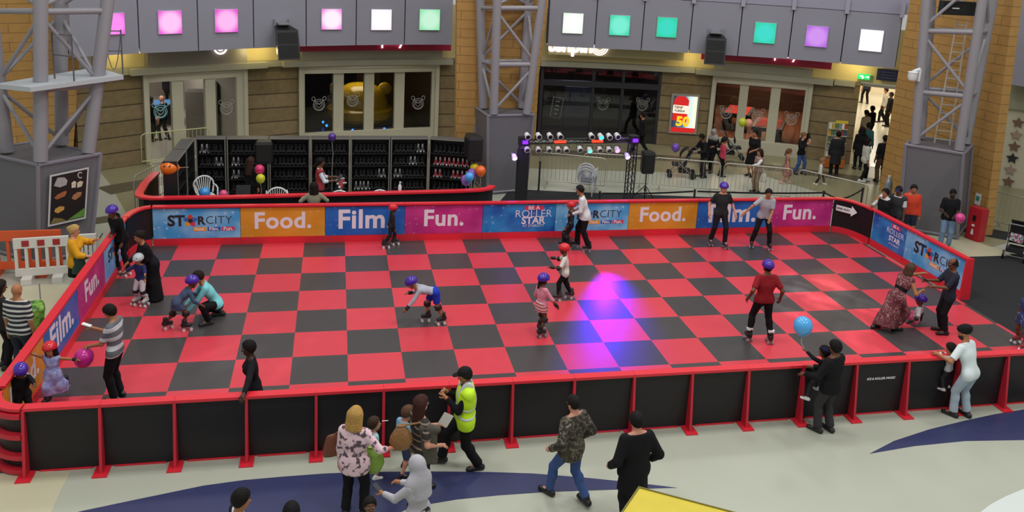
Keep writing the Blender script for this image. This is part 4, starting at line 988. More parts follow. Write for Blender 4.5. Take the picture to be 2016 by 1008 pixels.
# belt posts
mBelt = mat('belt_black', '#1a1a1e', .6)
bp = [unp(1060, 331, .95), unp(1181, 380, .95), unp(1368, 376, .95), unp(1622, 379, .95), unp(1699, 373, .95)]
bp[0] = unp(1060, 378)
for k, (p, lb) in enumerate(zip(bp, ('black belt post beside the middle orange pillar', 'black belt post behind the man in the flat cap', 'black belt post left of the young man in the purple helmet', 'black belt post behind the pink Fun. banner', 'black belt post beside the gas cylinder at right'))):
    t = thing('belt_post', (p.x, p.y, 0), 0, lb, 'post')
    MB().lathe((0, 0, 0), [(.16, 0), (.16, .015), (.05, .03), (.03, .04), (.03, .95), (.035, .96), (.035, 1.0), (.0, 1.0)], 14).build('pole', mBelt, t)
    if 1 <= k < 4:
        d = bp[k+1]-p; d.z = 0; sag = .22 if k == 3 else .03
        d = d*(1-.04/d.length)
        mb = MB(); q = [Vector((0, 0, .94))+d*(.02+.98*i/10)+Vector((0, 0, -sag*math.sin(PI*i/10))) for i in range(11)]
        mb.add([v+Vector((0, 0, .025)) for v in q]+[v-Vector((0, 0, .025)) for v in q], [(i, i+1, 12+i, 11+i) for i in range(10)]); o = mb.build('belt', mBelt, t)
        sm = o.modifiers.new('thick', 'SOLIDIFY'); sm.thickness = .004
# ------------------------------------------------------------------ right side fittings
def wall_rz(A, B): return math.atan2(B.y-A.y, B.x-A.x)
rzp = wall_rz(g3L, g3R); nrm = Vector((math.sin(rzp), -math.cos(rzp), 0))
p = unp(1908, 469)+nrm*.14+Vector((.2, -.12, 0)); t = thing('fire_cabinet', p, rzp+.1, 'red fire extinguisher cabinet at the foot of the right orange pillar', 'cabinet')
mFire = mat('fire_red', '#b21f2c', .4)
MB().box((0, 0, .48), (.42, .26, .96)).build('body', mFire, t); MB().box((0, -.135, .48), (.36, .02, .86)).build('door', mFire, t)
MB().box((.0, -.15, .66), (.1, .01, .16)).build('window', mBlack, t); MB().box((0, -.15, .45), (.09, .008, .06)).build('notice', mWhiteT, t); MB().hexa([(-.05, -.15, .18), (.05, -.15, .18), (.02, -.15, .34), (-.02, -.15, .34)], [(-.05, -.146, .18), (.05, -.146, .18), (.02, -.146, .34), (-.02, -.146, .34)]).build('notice', mWhiteT, t)
p = onplane(1925, 392, g3L, g3R, -.02 if (onplane(1925, 392, g3L, g3R, -.02)-CAMP).length < (onplane(1925, 392, g3L, g3R)-CAMP).length else .02)
t = thing('fire_notice', p, rzp, 'small white and green notice on the right orange pillar above the fire cabinet', 'sign')
MB().box((0, 0, 0), (.2, .012, .34)).build('plate', mWhiteT, t); MB().box((0, -.008, .02), (.13, .006, .14)).build('pictogram', mat('notice_green', '#3f9a86', .5), t)
p = unp(1752, 346, 1.2); t = thing('gas_cylinder', (p.x, p.y, 0), 0, 'grey gas cylinder standing at the right pillar behind the young man', 'gas cylinder')
MB().lathe((0, 0, 0), [(.11, 0), (.115, .03), (.115, .95), (.1, 1.04), (.05, 1.1), (.04, 1.12)], 16).build('tank', mat('gas_grey', '#8f939a', .35, metal=.3), t, smooth=True)
MB().lathe((0, 0, 1.12), [(.05, 0), (.05, .08), (.02, .09)], 10).build('valve', mat('valve_pale', '#c5c6c2', .4), t)
# illuminated poster on the stone pier
A, B = oncyl(1316, 230), oncyl(1378, 230)
def pp(u, v, o=0.): return onplane(u, v, A, B, -o)
def pq(pts, o, th, name, m, par):
    f_ = [pp(u, v, o) for u, v in pts]; b_ = [p-(Vector((p.x, p.y, 0))-Vector((pp(u, v, o-th).x, pp(u, v, o-th).y, 0))) for p, (u, v) in zip(f_, pts)]
    n = Vector((-(B-A).y, (B-A).x, 0)).normalized(); return MB().slab(f_, n*th).build(name, m, par)
t = thing('poster_case', (0, 0, 0), 0, 'backlit poster case with a red price tag reading TENP, TUESDA and 50', 'poster')
pq([(1316, 262), (1371, 265), (1378, 187), (1323, 184)], .1, .1, 'frame', mat('case_silver', '#b4b1a6', .35, metal=.5), t)
gm = bpy.data.materials.new('poster_glow'); gm.use_nodes = True; N, L = gm.node_tree.nodes, gm.node_tree.links
tc = N.new('ShaderNodeTexCoord'); mp_ = N.new('ShaderNodeSeparateXYZ'); L.new(tc.outputs['Generated'], mp_.inputs[0])
c = ramp(N, L, mp_.outputs['X'], [(0, '#1c2740'), (.45, '#3a6f8c'), (.75, '#d6ece4'), (1., '#fff6d8')], 'EASE'); L.new(c, N['Principled BSDF'].inputs['Emission Color']); N['Principled BSDF'].inputs['Emission Strength'].default_value = 1.1; N['Principled BSDF'].inputs['Base Color'].default_value = (.05, .05, .05, 1)
sh = pq([(1320, 259), (1367, 262), (1374, 191), (1327, 188)], .105, .01, 'sheet', gm, t)
mTagR = mat('poster_red', '#c5201f', .5, emit=.75); mPW = mat('poster_white', '#f3ead6', .5, emit=.7); mPY = mat('poster_yellow', '#ffb81e', .5, emit=1.0)
pq([(1323, 236), (1351, 241), (1357, 198), (1350, 190), (1335, 189), (1328, 196)], .112, .006, 'price_tag', mTagR, sh)
pq([(1324, 222), (1356, 225), (1358, 209), (1326, 206)], .118, .005, 'strip', mPW, sh)
pq([(1320, 259), (1367, 262), (1368, 253), (1321, 250)], .112, .006, 'strip', mTagR, sh)
rzq = wall_rz(A, B)
for s, u, v, w_, mm in (('TENP', 1336, 211.5, .34, mat('poster_brown', '#8a4a2a', .5)), ('TUESDA', 1338, 218.5, .42, mInk), ('50', 1344, 240, .52, mPY), ('hot prices', 1340, 200, .3, mPW)):
    if s == 'hot prices': continue
    lettering(s, .16 if s != '50' else .42, pp(u, v, .13), sh, mm, rz=rzq, width=w_, bold=.004 if s != '50' else .02, depth=.006)
# exit sign, blue board over the corridor
A2, B2 = oncyl(1688, 170, FR-.1), oncyl(1720, 175, FR-.1); p = oncyl(1701, 151, FR-.1)
t = thing('exit_sign', p, -polar(p), 'glowing green and white exit sign over the bright corridor', 'sign')
MB().box((0, 0, 0), (.42, .06, .2)).build('case', mat('exit_green', '#1faf62', .5, emit=1.0), t)
mb = MB().box((-.05, -.035, .0), (.12, .01, .03), M=Matrix.Rotation(.6, 3, 'Y')).box((-.05, -.035, -.02), (.03, .01, .12)).box((.1, -.035, 0), (.1, .01, .03)).box((.15, -.035, 0), (.03, .01, .08)).box((-.12, -.035, .02), (.06, .01, .03))
mb.build('pictogram', mat('exit_white', '#e9fff2', .5, emit=1.4), t)
p = oncyl(1748, 148, FR-.15); t = thing('direction_board', p, -polar(p), 'dark navy direction board above the corridor beside the right pillar', 'sign')
MB().box((0, 0, 0), (.75, .06, .42)).build('panel', mat('navy_board', '#23294f', .5), t)
mb = MB()
for k in range(3): MB().box((.03, -.035, .1-.1*k), (.5, .006, .02)).build('line', mat('navy_print', '#5a628c', .5), t)
# chalkboard inside the dark doors, partition
p = oncyl(1097, 232, FR+1.0); p = unp(1090, 300) if False else P3(TH(1096, 215, FR+1.2), FR+1.2, 0)
z0 = 1.05
t = thing('chalkboard', oncyl(1096, 212, FR+1.2), -.1, 'white framed chalkboard leaning behind the dark glass doors', 'sign'); t.rotation_euler = (0, .12, -.15)
MB().box((0, .02, 0), (.42, .03, .84)).build('board', mat('chalk_black', '#1b1b20', .6), t)
mb = MB(); mb.path([(-.21, 0, -.42), (.21, 0, -.42), (.21, 0, .42), (-.21, 0, .42)], .02, 4, closed=True); mb.build('frame', mat('chalk_frame', '#b5b4b8', .5), t)
for k, w_ in enumerate((.16, .14, .18, .1)): MB().box((0, -.002, .26-.17*k), (w_, .006, .05)).build('chalk_mark', mat('chalk_white', '#bdbcc4', .6), t)
MB().box((0, .25, -.5), (.05, .5, .04)).build('prop', mat('chalk_black', '#1b1b20', .6), t)
A2, B2 = P3(TH(1122, 215), FR+1.6, 0), P3(TH(1172, 215), FR+1.6, 0)
t = thing('partition_panel', (A2+B2)/2, wall_rz(A2, B2), 'dark blue partition panel behind the dark glass doors', 'partition'); MB().box((0, 0, .95), ((B2-A2).length, .12, 1.9)).build('panel', mat('partition_blue', '#2a2a44', .6), t)
MB().box((0, -.065, .03), ((B2-A2).length, .02, .06)).build('skirting', mBlack, t)
# yellow domed arcade machine, pool tables, air hockey table
A2 = P3(TH(742, 200), FR+2.6, 0); t = thing('arcade_machine', A2, 0, 'big yellow domed arcade machine glimpsed through the left shop window', 'arcade machine')
mYel = mat('arcade_yellow', '#c9a31e', .2, spec=.6)
MB().lathe((0, 0, 0), [(1.15, .35), (1.3, .5), (1.32, .8), (1.1, .95)], 24).build('cabinet', mYel, t, smooth=True)
MB().lathe((0, 0, 0), [(1.12, .95), (1.08, 1.2), (.9, 1.55), (.5, 1.75), (.05, 1.8)], 24).build('dome', mYel, t, smooth=True)
MB().lathe((0, 0, 0), [(1.2, 0), (1.45, .1), (1.45, .3), (1.2, .36)], 24).build('base', mat('arcade_navy', '#15182b', .3), t)
for s in (-1, 1): MB().ell((s*.95, -.2, 1.62), (.28, .12, .26)).build('ear', mYel, t, smooth=True)
for k in range(8):
    a = PI+PI*k/7; MB().ell((1.46*math.cos(a), 1.46*math.sin(a), .18), (.05, .05, .05), nu=8, nv=6).build('bulb', mat('bulb_blue', '#2f7fff', .4, emit=3), t)
for th_, r_, lb in ((TH(1470, 187), FR+4.6, 'far pool table with red cloth behind the right shop window'), (TH(1522, 222), FR+2.2, 'near pool table with red cloth behind the right shop window')):
    t = thing('pool_table', P3(th_, r_, 0), 1.0, lb, 'pool table')
    MB().box((0, 0, .74), (2.2, 1.2, .16)).build('rail_frame', mat('pool_body', '#1d1513', .4), t); MB().box((0, 0, .825), (1.98, .98, .02)).build('cloth', mat('pool_red', '#c5382f', .8), t)
    for sx in (-1, 1):
        for sy in (-1, 1): MB().box((sx*.85, sy*.42, .33), (.2, .2, .66)).build('leg', mat('pool_body', '#1d1513', .4), t)
t = thing('air_hockey_table', P3(TH(388, 170), FR+5.6, 0), .35, 'dark games table with pale blue top far behind the left shop doors', 'games table')
MB().box((0, 0, .62), (2.4, 1.2, .4)).build('body', mBlack, t); MB().box((0, 0, .83), (2.2, 1.0, .02)).build('playfield', mat('air_blue', '#4e7fb5', .3), t)
for s in (-1, 1): MB().box((s*.8, 0, .21), (.3, .8, .42)).build('leg', mBlack, t)
t = thing('arcade_cabinet', P3(TH(441, 190), FR+3.0, 0), 0, 'grey and black cabinet behind the right pane of the left shop doors', 'cabinet')
MB().box((0, 0, .85), (.7, .7, 1.7)).build('body', mat('cab_grey', '#77736c', .5), t); MB().box((.5, .1, 1.0), (.26, .6, 2.0)).build('side_panel', mBlack, t)
# leaflet rack
q0 = unp(1640, 331); t = thing('leaflet_rack', q0, -.2, 'tall leaflet rack with orange base before the stone pier by the corridor', 'rack')
MB().box((0, .08, .98), (.72, .04, 1.5)).build('back_board', mat('rack_cream', '#b8b196', .6), t); MB().box((0, 0, .2), (.72, .2, .3)).build('base', mat('rack_orange', '#c3692a', .5), t)
for k in range(5): MB().box((0, .0, .45+.26*k), (.7, .1, .02)).build('pocket', mat('rack_cream', '#b8b196', .6), t)
lcol = ['#e6e2d4', '#c9a23a', '#3f5f7a', '#8c8f90', '#dcd9cf', '#a5452f', '#5f7f54', '#2f2f33']
lr = random.Random(5)
for k in range(5):
    for j in range(6):
        o = MB().box((0, 0, .1), (.095, .02, .19)).build('leaflet', mat('leaflet_'+str(lr.choice(range(8))), '#000000', .5) if False else None or mat('leaflet'+'abcdefgh'[(k*3+j*5) % 8], lcol[(k*3+j*5) % 8], .5))
        R_ = Matrix.Rotation(-.2, 3, 'Z'); o.location = q0+R_ @ Vector((-.29+.116*j, .02, .461+.26*k)); o.rotation_euler = (0, 0, -.2)
        tag(o, 'small leaflet displayed in the rack beside the corridor', 'leaflet', 'leaflets in the rack')
MB().box((.12, .05, 1.75), (.45, .03, .1)).build('header', mat('rack_yellow', '#d8c22e', .5), t)
# ------------------------------------------------------------------ left side: plastic barriers
def plastic_barrier(a, b, h, m, label, panels, feet=True):
    a, b = Vector(a), Vector(b); W = (b-a).length; rz = math.atan2(b.y-a.y, b.x-a.x); t = thing('plastic_barrier', (a+b)/2, rz, label, 'barrier')
    mb = MB().box((0, 0, h-.12), (W, .07, .22)).box((0, 0, .22), (W, .07, .16))
    n = max(4, int(W/.2))
    for k in range(n+1): mb.box((-W/2+.035+(W-.07)*k/n, 0, h/2), (.06, .05, h-.3))
    mb.build('frame', m, t)
    for s in (-1, 1): MB().box((s*W*.28, 0, .07), (.2, .5, .14)).build('foot', m, t)
    if panels:
        for k in range(3): MB().box((-W*.28+W*.28*k, -.04, h-.12), (W*.13, .012, .13)).build('reflector', mat('barrier_red', '#a5242b', .4), t)
    return t
mPB = mat('barrier_white', '#d9d6d0', .45); mPO = mat('barrier_orange', '#d9582c', .45)
plastic_barrier(unp(32, 556), unp(140, 548), 1.0, mPB, 'white plastic barrier with red reflectors left of the rink', True)
plastic_barrier(unp(152, 546), unp(194, 543), 1.0, mPB, 'short white plastic barrier behind the woman in yellow', False)
plastic_barrier(unp(-45, 543), unp(125, 537), 1.02, mPO, 'orange plastic barrier behind the white one', False)
# green shopping trolley
q = unp(62, 668); t = thing('shopping_trolley', q, .35, 'green leaf patterned shopping trolley beside the man in a striped top', 'trolley')
mLeaf = blotch('leaf_pattern', 9, [(0, '#3f6b2c'), (.45, '#76a83e'), (.6, '#a5c858'), (.72, '#5c8a38')], .6)
MB().hexa([(-.2, -.14, .1), (.2, -.14, .1), (.2, .14, .1), (-.2, .14, .1)], [(-.25, -.17, .62), (.25, -.17, .62), (.25, .17, .62), (-.25, .17, .62)]).build('bag', mLeaf, t)
MB().hexa([(-.26, -.18, .62), (.26, -.18, .62), (.26, .18, .62), (-.26, .18, .62)], [(-.22, -.12, .7), (.22, -.12, .7), (.22, .16, .7), (-.22, .16, .7)]).build('flap', mLeaf, t)
MB().path([(-.2, .17, .1), (-.2, .2, 1.0), (.2, .2, 1.0), (.2, .17, .1)], .012, 6).build('handle', mSteel, t)
for s in (-1, 1): MB().tube((s*.22, .12, .08), (s*.26, .12, .08), .08, n=14).build('wheel', mBlack, t)
# ------------------------------------------------------------------ strollers
def stroller(loc, rz, label, hood='#1c1b20', s=1.):
    t = thing('pushchair', loc, rz, label, 'pushchair'); mm = mat('hood_'+hood.strip('#'), hood, .7)
    fr_ = MB()
    for x in (-.24, .24):
        fr_.path([(x, .5, 1.02), (x, .42, 1.0), (x, -.35, .12)], .014, 6); fr_.path([(x, .42, .12), (x, -.1, .55)], .014, 6)
    fr_.tube((-.24, .5, 1.02), (.24, .5, 1.02), .016, n=6); fr_.tube((-.24, .42, .12), (.24, .42, .12), .012, n=6); fr_.build('frame', mat('pram_steel', '#8d8d90', .35, metal=.5), t)
    MB().hexa([(-.2, -.3, .42), (.2, -.3, .42), (.2, .12, .4), (-.2, .12, .4)], [(-.2, -.3, .48), (.2, -.3, .48), (.2, .12, .46), (-.2, .12, .46)]).hexa([(-.2, .08, .42), (.2, .08, .42), (.2, .14, .42), (-.2, .14, .42)], [(-.2, .3, .98), (.2, .3, .98), (.2, .36, .96), (-.2, .36, .96)]).build('seat', mm, t)
    h = MB(); vs = []
    for k in range(6):
        a = .25+k*.32; vs += [(x, .3-.36*math.sin(a), .72+.36*math.cos(a)) for x in (-.22, 0, .22)]
    h.add(vs, [(i*3+j, i*3+j+1, i*3+4+j, i*3+3+j) for i in range(5) for j in range(2)]); o = h.build('hood', mm, t); md = o.modifiers.new('t', 'SOLIDIFY'); md.thickness = .012
    MB().box((0, .12, .24), (.36, .4, .12)).build('basket', mm, t)
    for x in (-.25, .25):
        for y, r in ((.42, .12), (-.36, .09)): MB().lathe((0, 0, 0), [(r*.5, -.02), (r, -.02), (r, .02), (r*.5, .02)], 14).build('wheel', mBlack, t); w_ = t.children[-1]; w_.rotation_euler = (0, PI/2, 0); w_.location = (x, y, r)
    return t
q = unp(1338, 348); stroller((q.x, q.y, 0), -1.9, 'black pushchair with a purple balloon before the backlit poster'); balloon(Vector((q.x-.25, q.y, 1.05)), .14, '#6d46a8', 'purple balloon at the pushchair before the backlit poster', None)
q = unp(1440, 312); stroller((q.x, q.y, 0), 1.25, 'black pushchair under the yellow and peach balloons')
q = unp(1998, 505); stroller((q.x, q.y, 0), 2.3, 'black pushchair with colourful blanket at the right edge on the black carpet'); 
bl_ = MB().box((0, 0, 0), (.34, .3, .22)).build('blanket', blotch('blanket_print', 14, [(0, '#2b4f7a'), (.42, '#c9d4dc'), (.52, '#b23b52'), (.62, '#2f8a8a')], .8), None); bl_.location = (q.x-.1, q.y-.1, .6); bl_.rotation_euler = (.1, 0, .5); tag(bl_, 'colourful printed blanket bundled in the pushchair at the right edge', 'blanket')
q = unp(1462, 240, 1.65); balloon(q, .15, '#c6cf35', 'yellow green balloon before the right shop window', [(0, 0, -.18), (.1, 0, -.5), (.12, 0, -1.6)]); q = unp(1474, 242, 1.62); balloon(q, .15, '#dd9a82', 'peach balloon before the right shop window', [(0, 0, -.18), (0, 0, -.5), (0, 0, -1.58)])
def at_plane(u, v, y): return onplane(u, v, (0, y), (1, y))
# spray bottle on the counter
q = onplane(787, 378, (0, 2.95), (1, 2.99)); q.z = 1.05; t = thing('spray_bottle', q, .4, 'white spray bottle standing on the black counter', 'bottle')
q.z = 1.05
MB().lathe((0, 0, 0), [(.04, 0), (.045, .02), (.045, .13), (.018, .18), (.015, .2)], 12).build('bottle', mWhiteP, t, smooth=True); MB().box((0, 0, .22), (.03, .03, .04)).box((0, -.03, .235), (.025, .06, .025)).build('trigger_head', mWhiteP, t)
q = at_plane(478, 379, 3.25); t = thing('laptop', Vector((q.x, q.y, q.z-.05)), 0, 'black laptop half open behind the booth counter', 'laptop')
MB().box((0, 0, 0), (.36, .24, .02)).build('keyboard', mBlack, t); MB().box((0, .13, .1), (.36, .015, .22), M=Matrix.Rotation(-.3, 3, 'X')).build('screen', mBlack, t)
MB().box((0, 0, -.5), (.1, .1, .96)).build('stand', mBlack, t)
# yellow topped kiosk at the bottom edge
c = unp(1258, 960, 2.5); e1 = (unp(1420, 1003, 2.5)-c).normalized(); e2 = (unp(1225, 1008, 2.5)-c).normalized()
t = thing('yellow_kiosk', (c.x, c.y, 0), 0, 'yellow box canopy rising into view at the bottom edge', 'kiosk'); o_ = Vector((0, 0, 0))
mKY = mat('kiosk_yellow', '#c9b62e', .5, noise=.1, nscale=6); q4 = [o_, e1*2.2, e1*2.2+e2*1.8, e2*1.8]
MB().hexa([v+Vector((0, 0, 2.3)) for v in q4], [v+Vector((0, 0, 2.5)) for v in q4]).build('canopy', mKY, t)
q5 = [v*.9+(e1+e2)*.05 for v in q4]; MB().hexa(q5, [v+Vector((0, 0, 2.3)) for v in q5]).build('body', mat('kiosk_olive', '#7d7335', .6), t)
MB().path([v+Vector((0, 0, 2.5)) for v in q4], .014, 5, closed=True).build('edging', mat('kiosk_edge', '#7b7434', .6), t)
# ------------------------------------------------------------------ people: bodies grown as one smooth surface
def nv(*a): return np.array(a, float)
class Field:
    def __init__(s, lo, hi, h):
        s.lo = np.array(lo, float); s.h = h; s.n = np.ceil((np.array(hi)-s.lo)/h).astype(int)+1
        s.ax = [s.lo[i]+h*np.arange(s.n[i]) for i in range(3)]; s.D = np.full(s.n, .5)
    def sub(s, lo, hi):
        a = np.clip(np.floor((lo-s.lo)/s.h).astype(int), 0, s.n); b = np.clip(np.ceil((hi-s.lo)/s.h).astype(int)+1, 0, s.n)
        if np.any(b <= a): return None, None
        sl = tuple(slice(x, y) for x, y in zip(a, b)); g = np.meshgrid(*[s.ax[i][sl[i]] for i in range(3)], indexing='ij')
        return sl, np.stack(g, -1)
    def add(s, p, g=0., k=.02, cut=None):
        tag_, kind, a, b, ra, rb, X = p; m = max(np.max(ra), np.max(rb))+g+k+2.5*s.h
        sl, P = s.sub(np.minimum(a, b)-m, np.maximum(a, b)+m)
        if sl is None: return
        if kind == 'cap':
            if X is not None: o, R, f = X; Q = (P-o)@R; Q = Q/np.array(f); A = ((a-o)@R)/np.array(f); B = ((b-o)@R)/np.array(f); sc = min(f)
            else: Q, A, B, sc = P, a, b, 1.
            ba = B-A; t = np.clip(((Q-A)@ba)/max(ba@ba, 1e-9), 0, 1); d = np.linalg.norm(Q-A-t[..., None]*ba, axis=-1)-(ra+(rb-ra)*t)
            d = d-g*(1/np.array(f)).mean() if X is not None else d-g
            if X is not None: d = d*(.5+.5*sc)
        else:
            R = X; r = np.array(ra)+g; q = (P-a)@R/r; l = np.linalg.norm(q, axis=-1); d = (l-1)*r.min()*.6+(l-1)*r.max()*.4
        if cut is not None:
            for c, n in cut: d = np.maximum(d, (P-c)@n)
        D = s.D[sl]
        if k > 0: t = np.clip(.5+.5*(D-d)/k, 0, 1); s.D[sl] = D*(1-t)+d*t-k*t*(1-t)
        else: s.D[sl] = np.minimum(D, d)
    def cut(s, c, n):
        g = np.meshgrid(*s.ax, indexing='ij'); s.D = np.maximum(s.D, (np.stack(g, -1)-c)@n)
    def carve(s, p, g=0.):
        f = Field(s.lo, s.lo+s.h*(s.n-1), s.h); f.D = f.D[:s.n[0], :s.n[1], :s.n[2]]; f.add(p, g, 0); s.D = np.maximum(s.D, -f.D)
    def nets(s):
        D = s.D; I = D < 0; c = sum(I[i:I.shape[0]-1+i, j:I.shape[1]-1+j, k:I.shape[2]-1+k].astype(np.int8) for i in (0, 1) for j in (0, 1) for k in (0, 1))
        act = (c > 0) & (c < 8); ii = np.argwhere(act)
        if len(ii) == 0: return [], []
        idx = np.full(act.shape, -1); idx[tuple(ii.T)] = np.arange(len(ii)); S = np.zeros((len(ii), 3)); N = np.zeros(len(ii))
        cs = [np.array(q) for q in ((0, 0, 0), (1, 0, 0), (0, 1, 0), (1, 1, 0), (0, 0, 1), (1, 0, 1), (0, 1, 1), (1, 1, 1))]
        V = [D[tuple((ii+q).T)] for q in cs]
        for a in range(8):
            for b in range(a+1, 8):
                if bin(a ^ b).count('1') != 1: continue
                m = (V[a] < 0) != (V[b] < 0); t = np.where(m, V[a]/np.where(m, V[a]-V[b], 1), 0)
                S += np.where(m[:, None], cs[a]+t[:, None]*(cs[b]-cs[a]), 0); N += m
        W = s.lo+s.h*(ii+S/N[:, None]); F = []
        for ax in range(3):
            o1, o2 = (ax+1) % 3, (ax+2) % 3
            A = np.take(I, range(I.shape[ax]-1), ax); B = np.take(I, range(1, I.shape[ax]), ax); e = np.argwhere(A != B)
            e = e[(e[:, o1] > 0) & (e[:, o2] > 0) & (e[:, o1] < I.shape[o1]-1) & (e[:, o2] < I.shape[o2]-1)]
            if len(e) == 0: continue
            u, v = np.zeros(3, int), np.zeros(3, int); u[o1] = 1; v[o2] = 1
            q = np.stack([idx[tuple((e-u-v).T)], idx[tuple((e-v).T)], idx[tuple(e.T)], idx[tuple((e-u).T)]], 1)
            fl = ~I[tuple(e.T)]; q[fl] = q[fl][:, ::-1]; F.append(q)
        return W.tolist(), np.concatenate(F).tolist() if F else []
def skin_mesh(name, fld, m, par, extra=None):
    V, F = fld.nets(); mb = MB(); mb.add(V, F, 0)
    if extra: extra(mb)
    ms = m if isinstance(m, list) else [m]
    me = mb.mesh(name, ms, True); o = bpy.data.objects.new(name, me); COL.objects.link(o); o.parent = par; return o
def unit(v): return v/max(np.linalg.norm(v), 1e-9)
def ik(a, t, l1, l2, pole):
    d = t-a; L = np.linalg.norm(d); L2 = min(max(L, abs(l1-l2)+.01), (l1+l2)*.998); u = unit(d); t = a+u*L2
    x = (l1*l1-l2*l2+L2*L2)/(2*L2); y = math.sqrt(max(l1*l1-x*x, 0)); pl = pole-u*(pole@u); return a+u*x+unit(pl)*y, t
SKIN = {'fair': '#c98f78', 'tan': '#a8714f', 'brown': '#6d4632', 'dark': '#3f2a22', 'red': '#bf8068'}
mEyeW = mat('eye_white', '#d8d4cf', .3); mEyeD = mat('eye_dark', '#1a1412', .2); mBrow = mat('brow_dark', '#2a1d17', .8)
def cloth(c, rough=.85): return mat('cloth_'+c.strip('#'), c, rough, spec=.2, bump=.35, bscale=14)
def fabric(m): return cloth(m) if isinstance(m, str) else m
LEATHER = lambda c: mat('leather_'+c.strip('#'), c, .45)
ROOTS = {}
def P(label, u, v, H, face, skin='tan', hair=('short', '#15100e'), top=None, bot=None, shoes='#17161a', z0=0., helmet=None, skates=None, pads=False, child=False, fem=False, bw=1.,
      lean=0., side=0., nod=8., turn=0., tilt=0., feet=((-.1, 0), (.1, 0)), toes=(8., 8.), hands=(None, None), curl=.5, pelz=None, pel=(0, 0), h=.017, knee=None, elbow=None, group=None, dress=None, extra=None, pos=None, facef=True, xrot=0., glasses=False, beard=None):
    p0 = pos if pos is not None else unp(u, v, z0); root = thing('person', (p0.x, p0.y, z0+(0 if z0 or p0.y > 2.1 or p0.y < -6.95 or p0.x < -4.0 or p0.x > 15.1 else RZ)), -math.radians(face), label, 'person', group)
    s = H/1.75; lift = .085 if skates else .0
    hipz = (.475 if child else .51)*H; th = (hipz-.05*H)*.505; sh = (hipz-.05*H)*.495; tor = (.30 if child else .305)*H; ua, fa = .172*H, .15*H
    hk = (.215 if child else .228)/.228*(1. if H > 1.1 or not child else .93)
    rs = s*(1.08 if child else 1.)                           # limb radius scale
    an = .05*H+lift
    F = [nv(x[0], x[1], (x[2] if len(x) > 2 else 0)+an) for x in feet]
    ca, sa = math.cos(math.radians(lean)), math.sin(math.radians(lean)); cb, sb = math.cos(math.radians(side)), math.sin(math.radians(side))
    U = unit(nv(sb, sa*cb, ca*cb)); Rt = unit(np.cross(nv(0, 1, 0) if abs(U[1]) < .95 else nv(0, 0, -1), U)); Fw = np.cross(U, Rt); R = np.stack([Rt, Fw, U], 1)
    hw = .085*s*bw**.5
    if pelz is None:
        pz = 9.
        for f, sg in zip(F, (-1, 1)):
            dx = (pel[0]+sg*hw-f[0])**2+(pel[1]-f[1])**2; pz = min(pz, f[2]+math.sqrt(max(((th+sh)*.985)**2-dx, .01)))
    else: pz = pelz+lift
    O = nv(pel[0], pel[1], pz); W = lambda x, y, z: O+R@(nv(x, y, z)*nv(s, s, s))
    prims = {}; fl = (1, .70, 1); X = (O, R, fl)
    def tc(tag_, a, b, ra, rb=None): prims[tag_] = (tag_, 'cap', W(*a), W(*b), ra*s*bw, (rb or ra)*s*bw, X)
    T = tor/s
    tc('hip', (-.07*bw, 0, .0), (.07*bw, 0, .0), .112 if not fem else .12)
    tc('waist', (0, 0, .06), (0, 0, T*.5), .138 if not fem else .128)
    tc('chest', (-.05*bw, 0, T*.66), (.05*bw, 0, T*.66), .135)
    tc('shoulder', (-.115*bw**.5, -.005, T*.865), (.115*bw**.5, -.005, T*.865), .07); tc('trap', (-.03, -.015, T*.93), (.03, -.015, T*.93), .058)
    if fem:
        for sg, n_ in ((-1, 'bL'), (1, 'bR')): prims[n_] = (n_, 'cap', W(sg*.065, .075, T*.66), W(sg*.06, .07, T*.7), .06*s*bw, .05*s*bw, None)
    nb = W(0, -.01, T); S = [W(sg*.165*bw**.5*(.95 if child or fem else 1), -.005, T*.875) for sg in (-1, 1)]
    # head frame
    ty, tn, tt = math.radians(-turn), math.radians(-nod), math.radians(tilt)
    HR = np.array(Matrix.Rotation(ty, 3, 'Z') @ Matrix.Rotation(tn, 3, 'X') @ Matrix.Rotation(tt, 3, 'Y'))
    hc = nb+unit(U+nv(0, 0, .6))*(.035*H)+HR@nv(0, .018, .10)*hk
    Hd = lambda x, y, z: hc+HR@(nv(x, y, z)*hk)
    prims['neck'] = ('neck', 'cap', nb-U*.02*s, Hd(0, -.02, -.04), .056*rs, .05*rs, None)
    prims['head'] = ('head', 'ell', Hd(0, -.008, .022), Hd(0, -.008, .022), nv(.076, .095, .098)*hk, nv(0, 0, 0), HR)
    prims['jaw'] = ('jaw', 'ell', Hd(0, .02, -.055), Hd(0, .02, -.055), nv(.056, .068, .066)*hk, nv(0, 0, 0), HR)
    prims['nose'] = ('nose', 'cap', Hd(0, .088, .005), Hd(0, .103, -.026), .011*hk, .015*hk, None)
    for sg, n_ in ((-1, 'eaL'), (1, 'eaR')): prims[n_] = (n_, 'ell', Hd(sg*.077, -.012, -.012), Hd(sg*.077, -.012, -.012), nv(.014, .024, .034)*hk, nv(0, 0, 0), HR)
    # arms
    J = {}
    for i, (sd, sg) in enumerate((('L', -1), ('R', 1))):
        hd = hands[i]; t = nv(*hd) if hd is not None else S[i]+Rt*sg*.07*s+nv(0, .05*s, -(ua+fa)*.985)
        if isinstance(hd, Vector): q_ = (Matrix.Translation(root.location) @ Matrix.Rotation(-math.radians(face), 4, 'Z')).inverted() @ hd; t = nv(*q_)
        elif hd is not None: t = t+nv(0, 0, lift)
        pole = nv(*(elbow[i])) if elbow and elbow[i] else nv(sg*.55, -1, -.35)
        e, w = ik(S[i], t, ua, fa, pole); J['e'+sd], J['w'+sd] = e, w
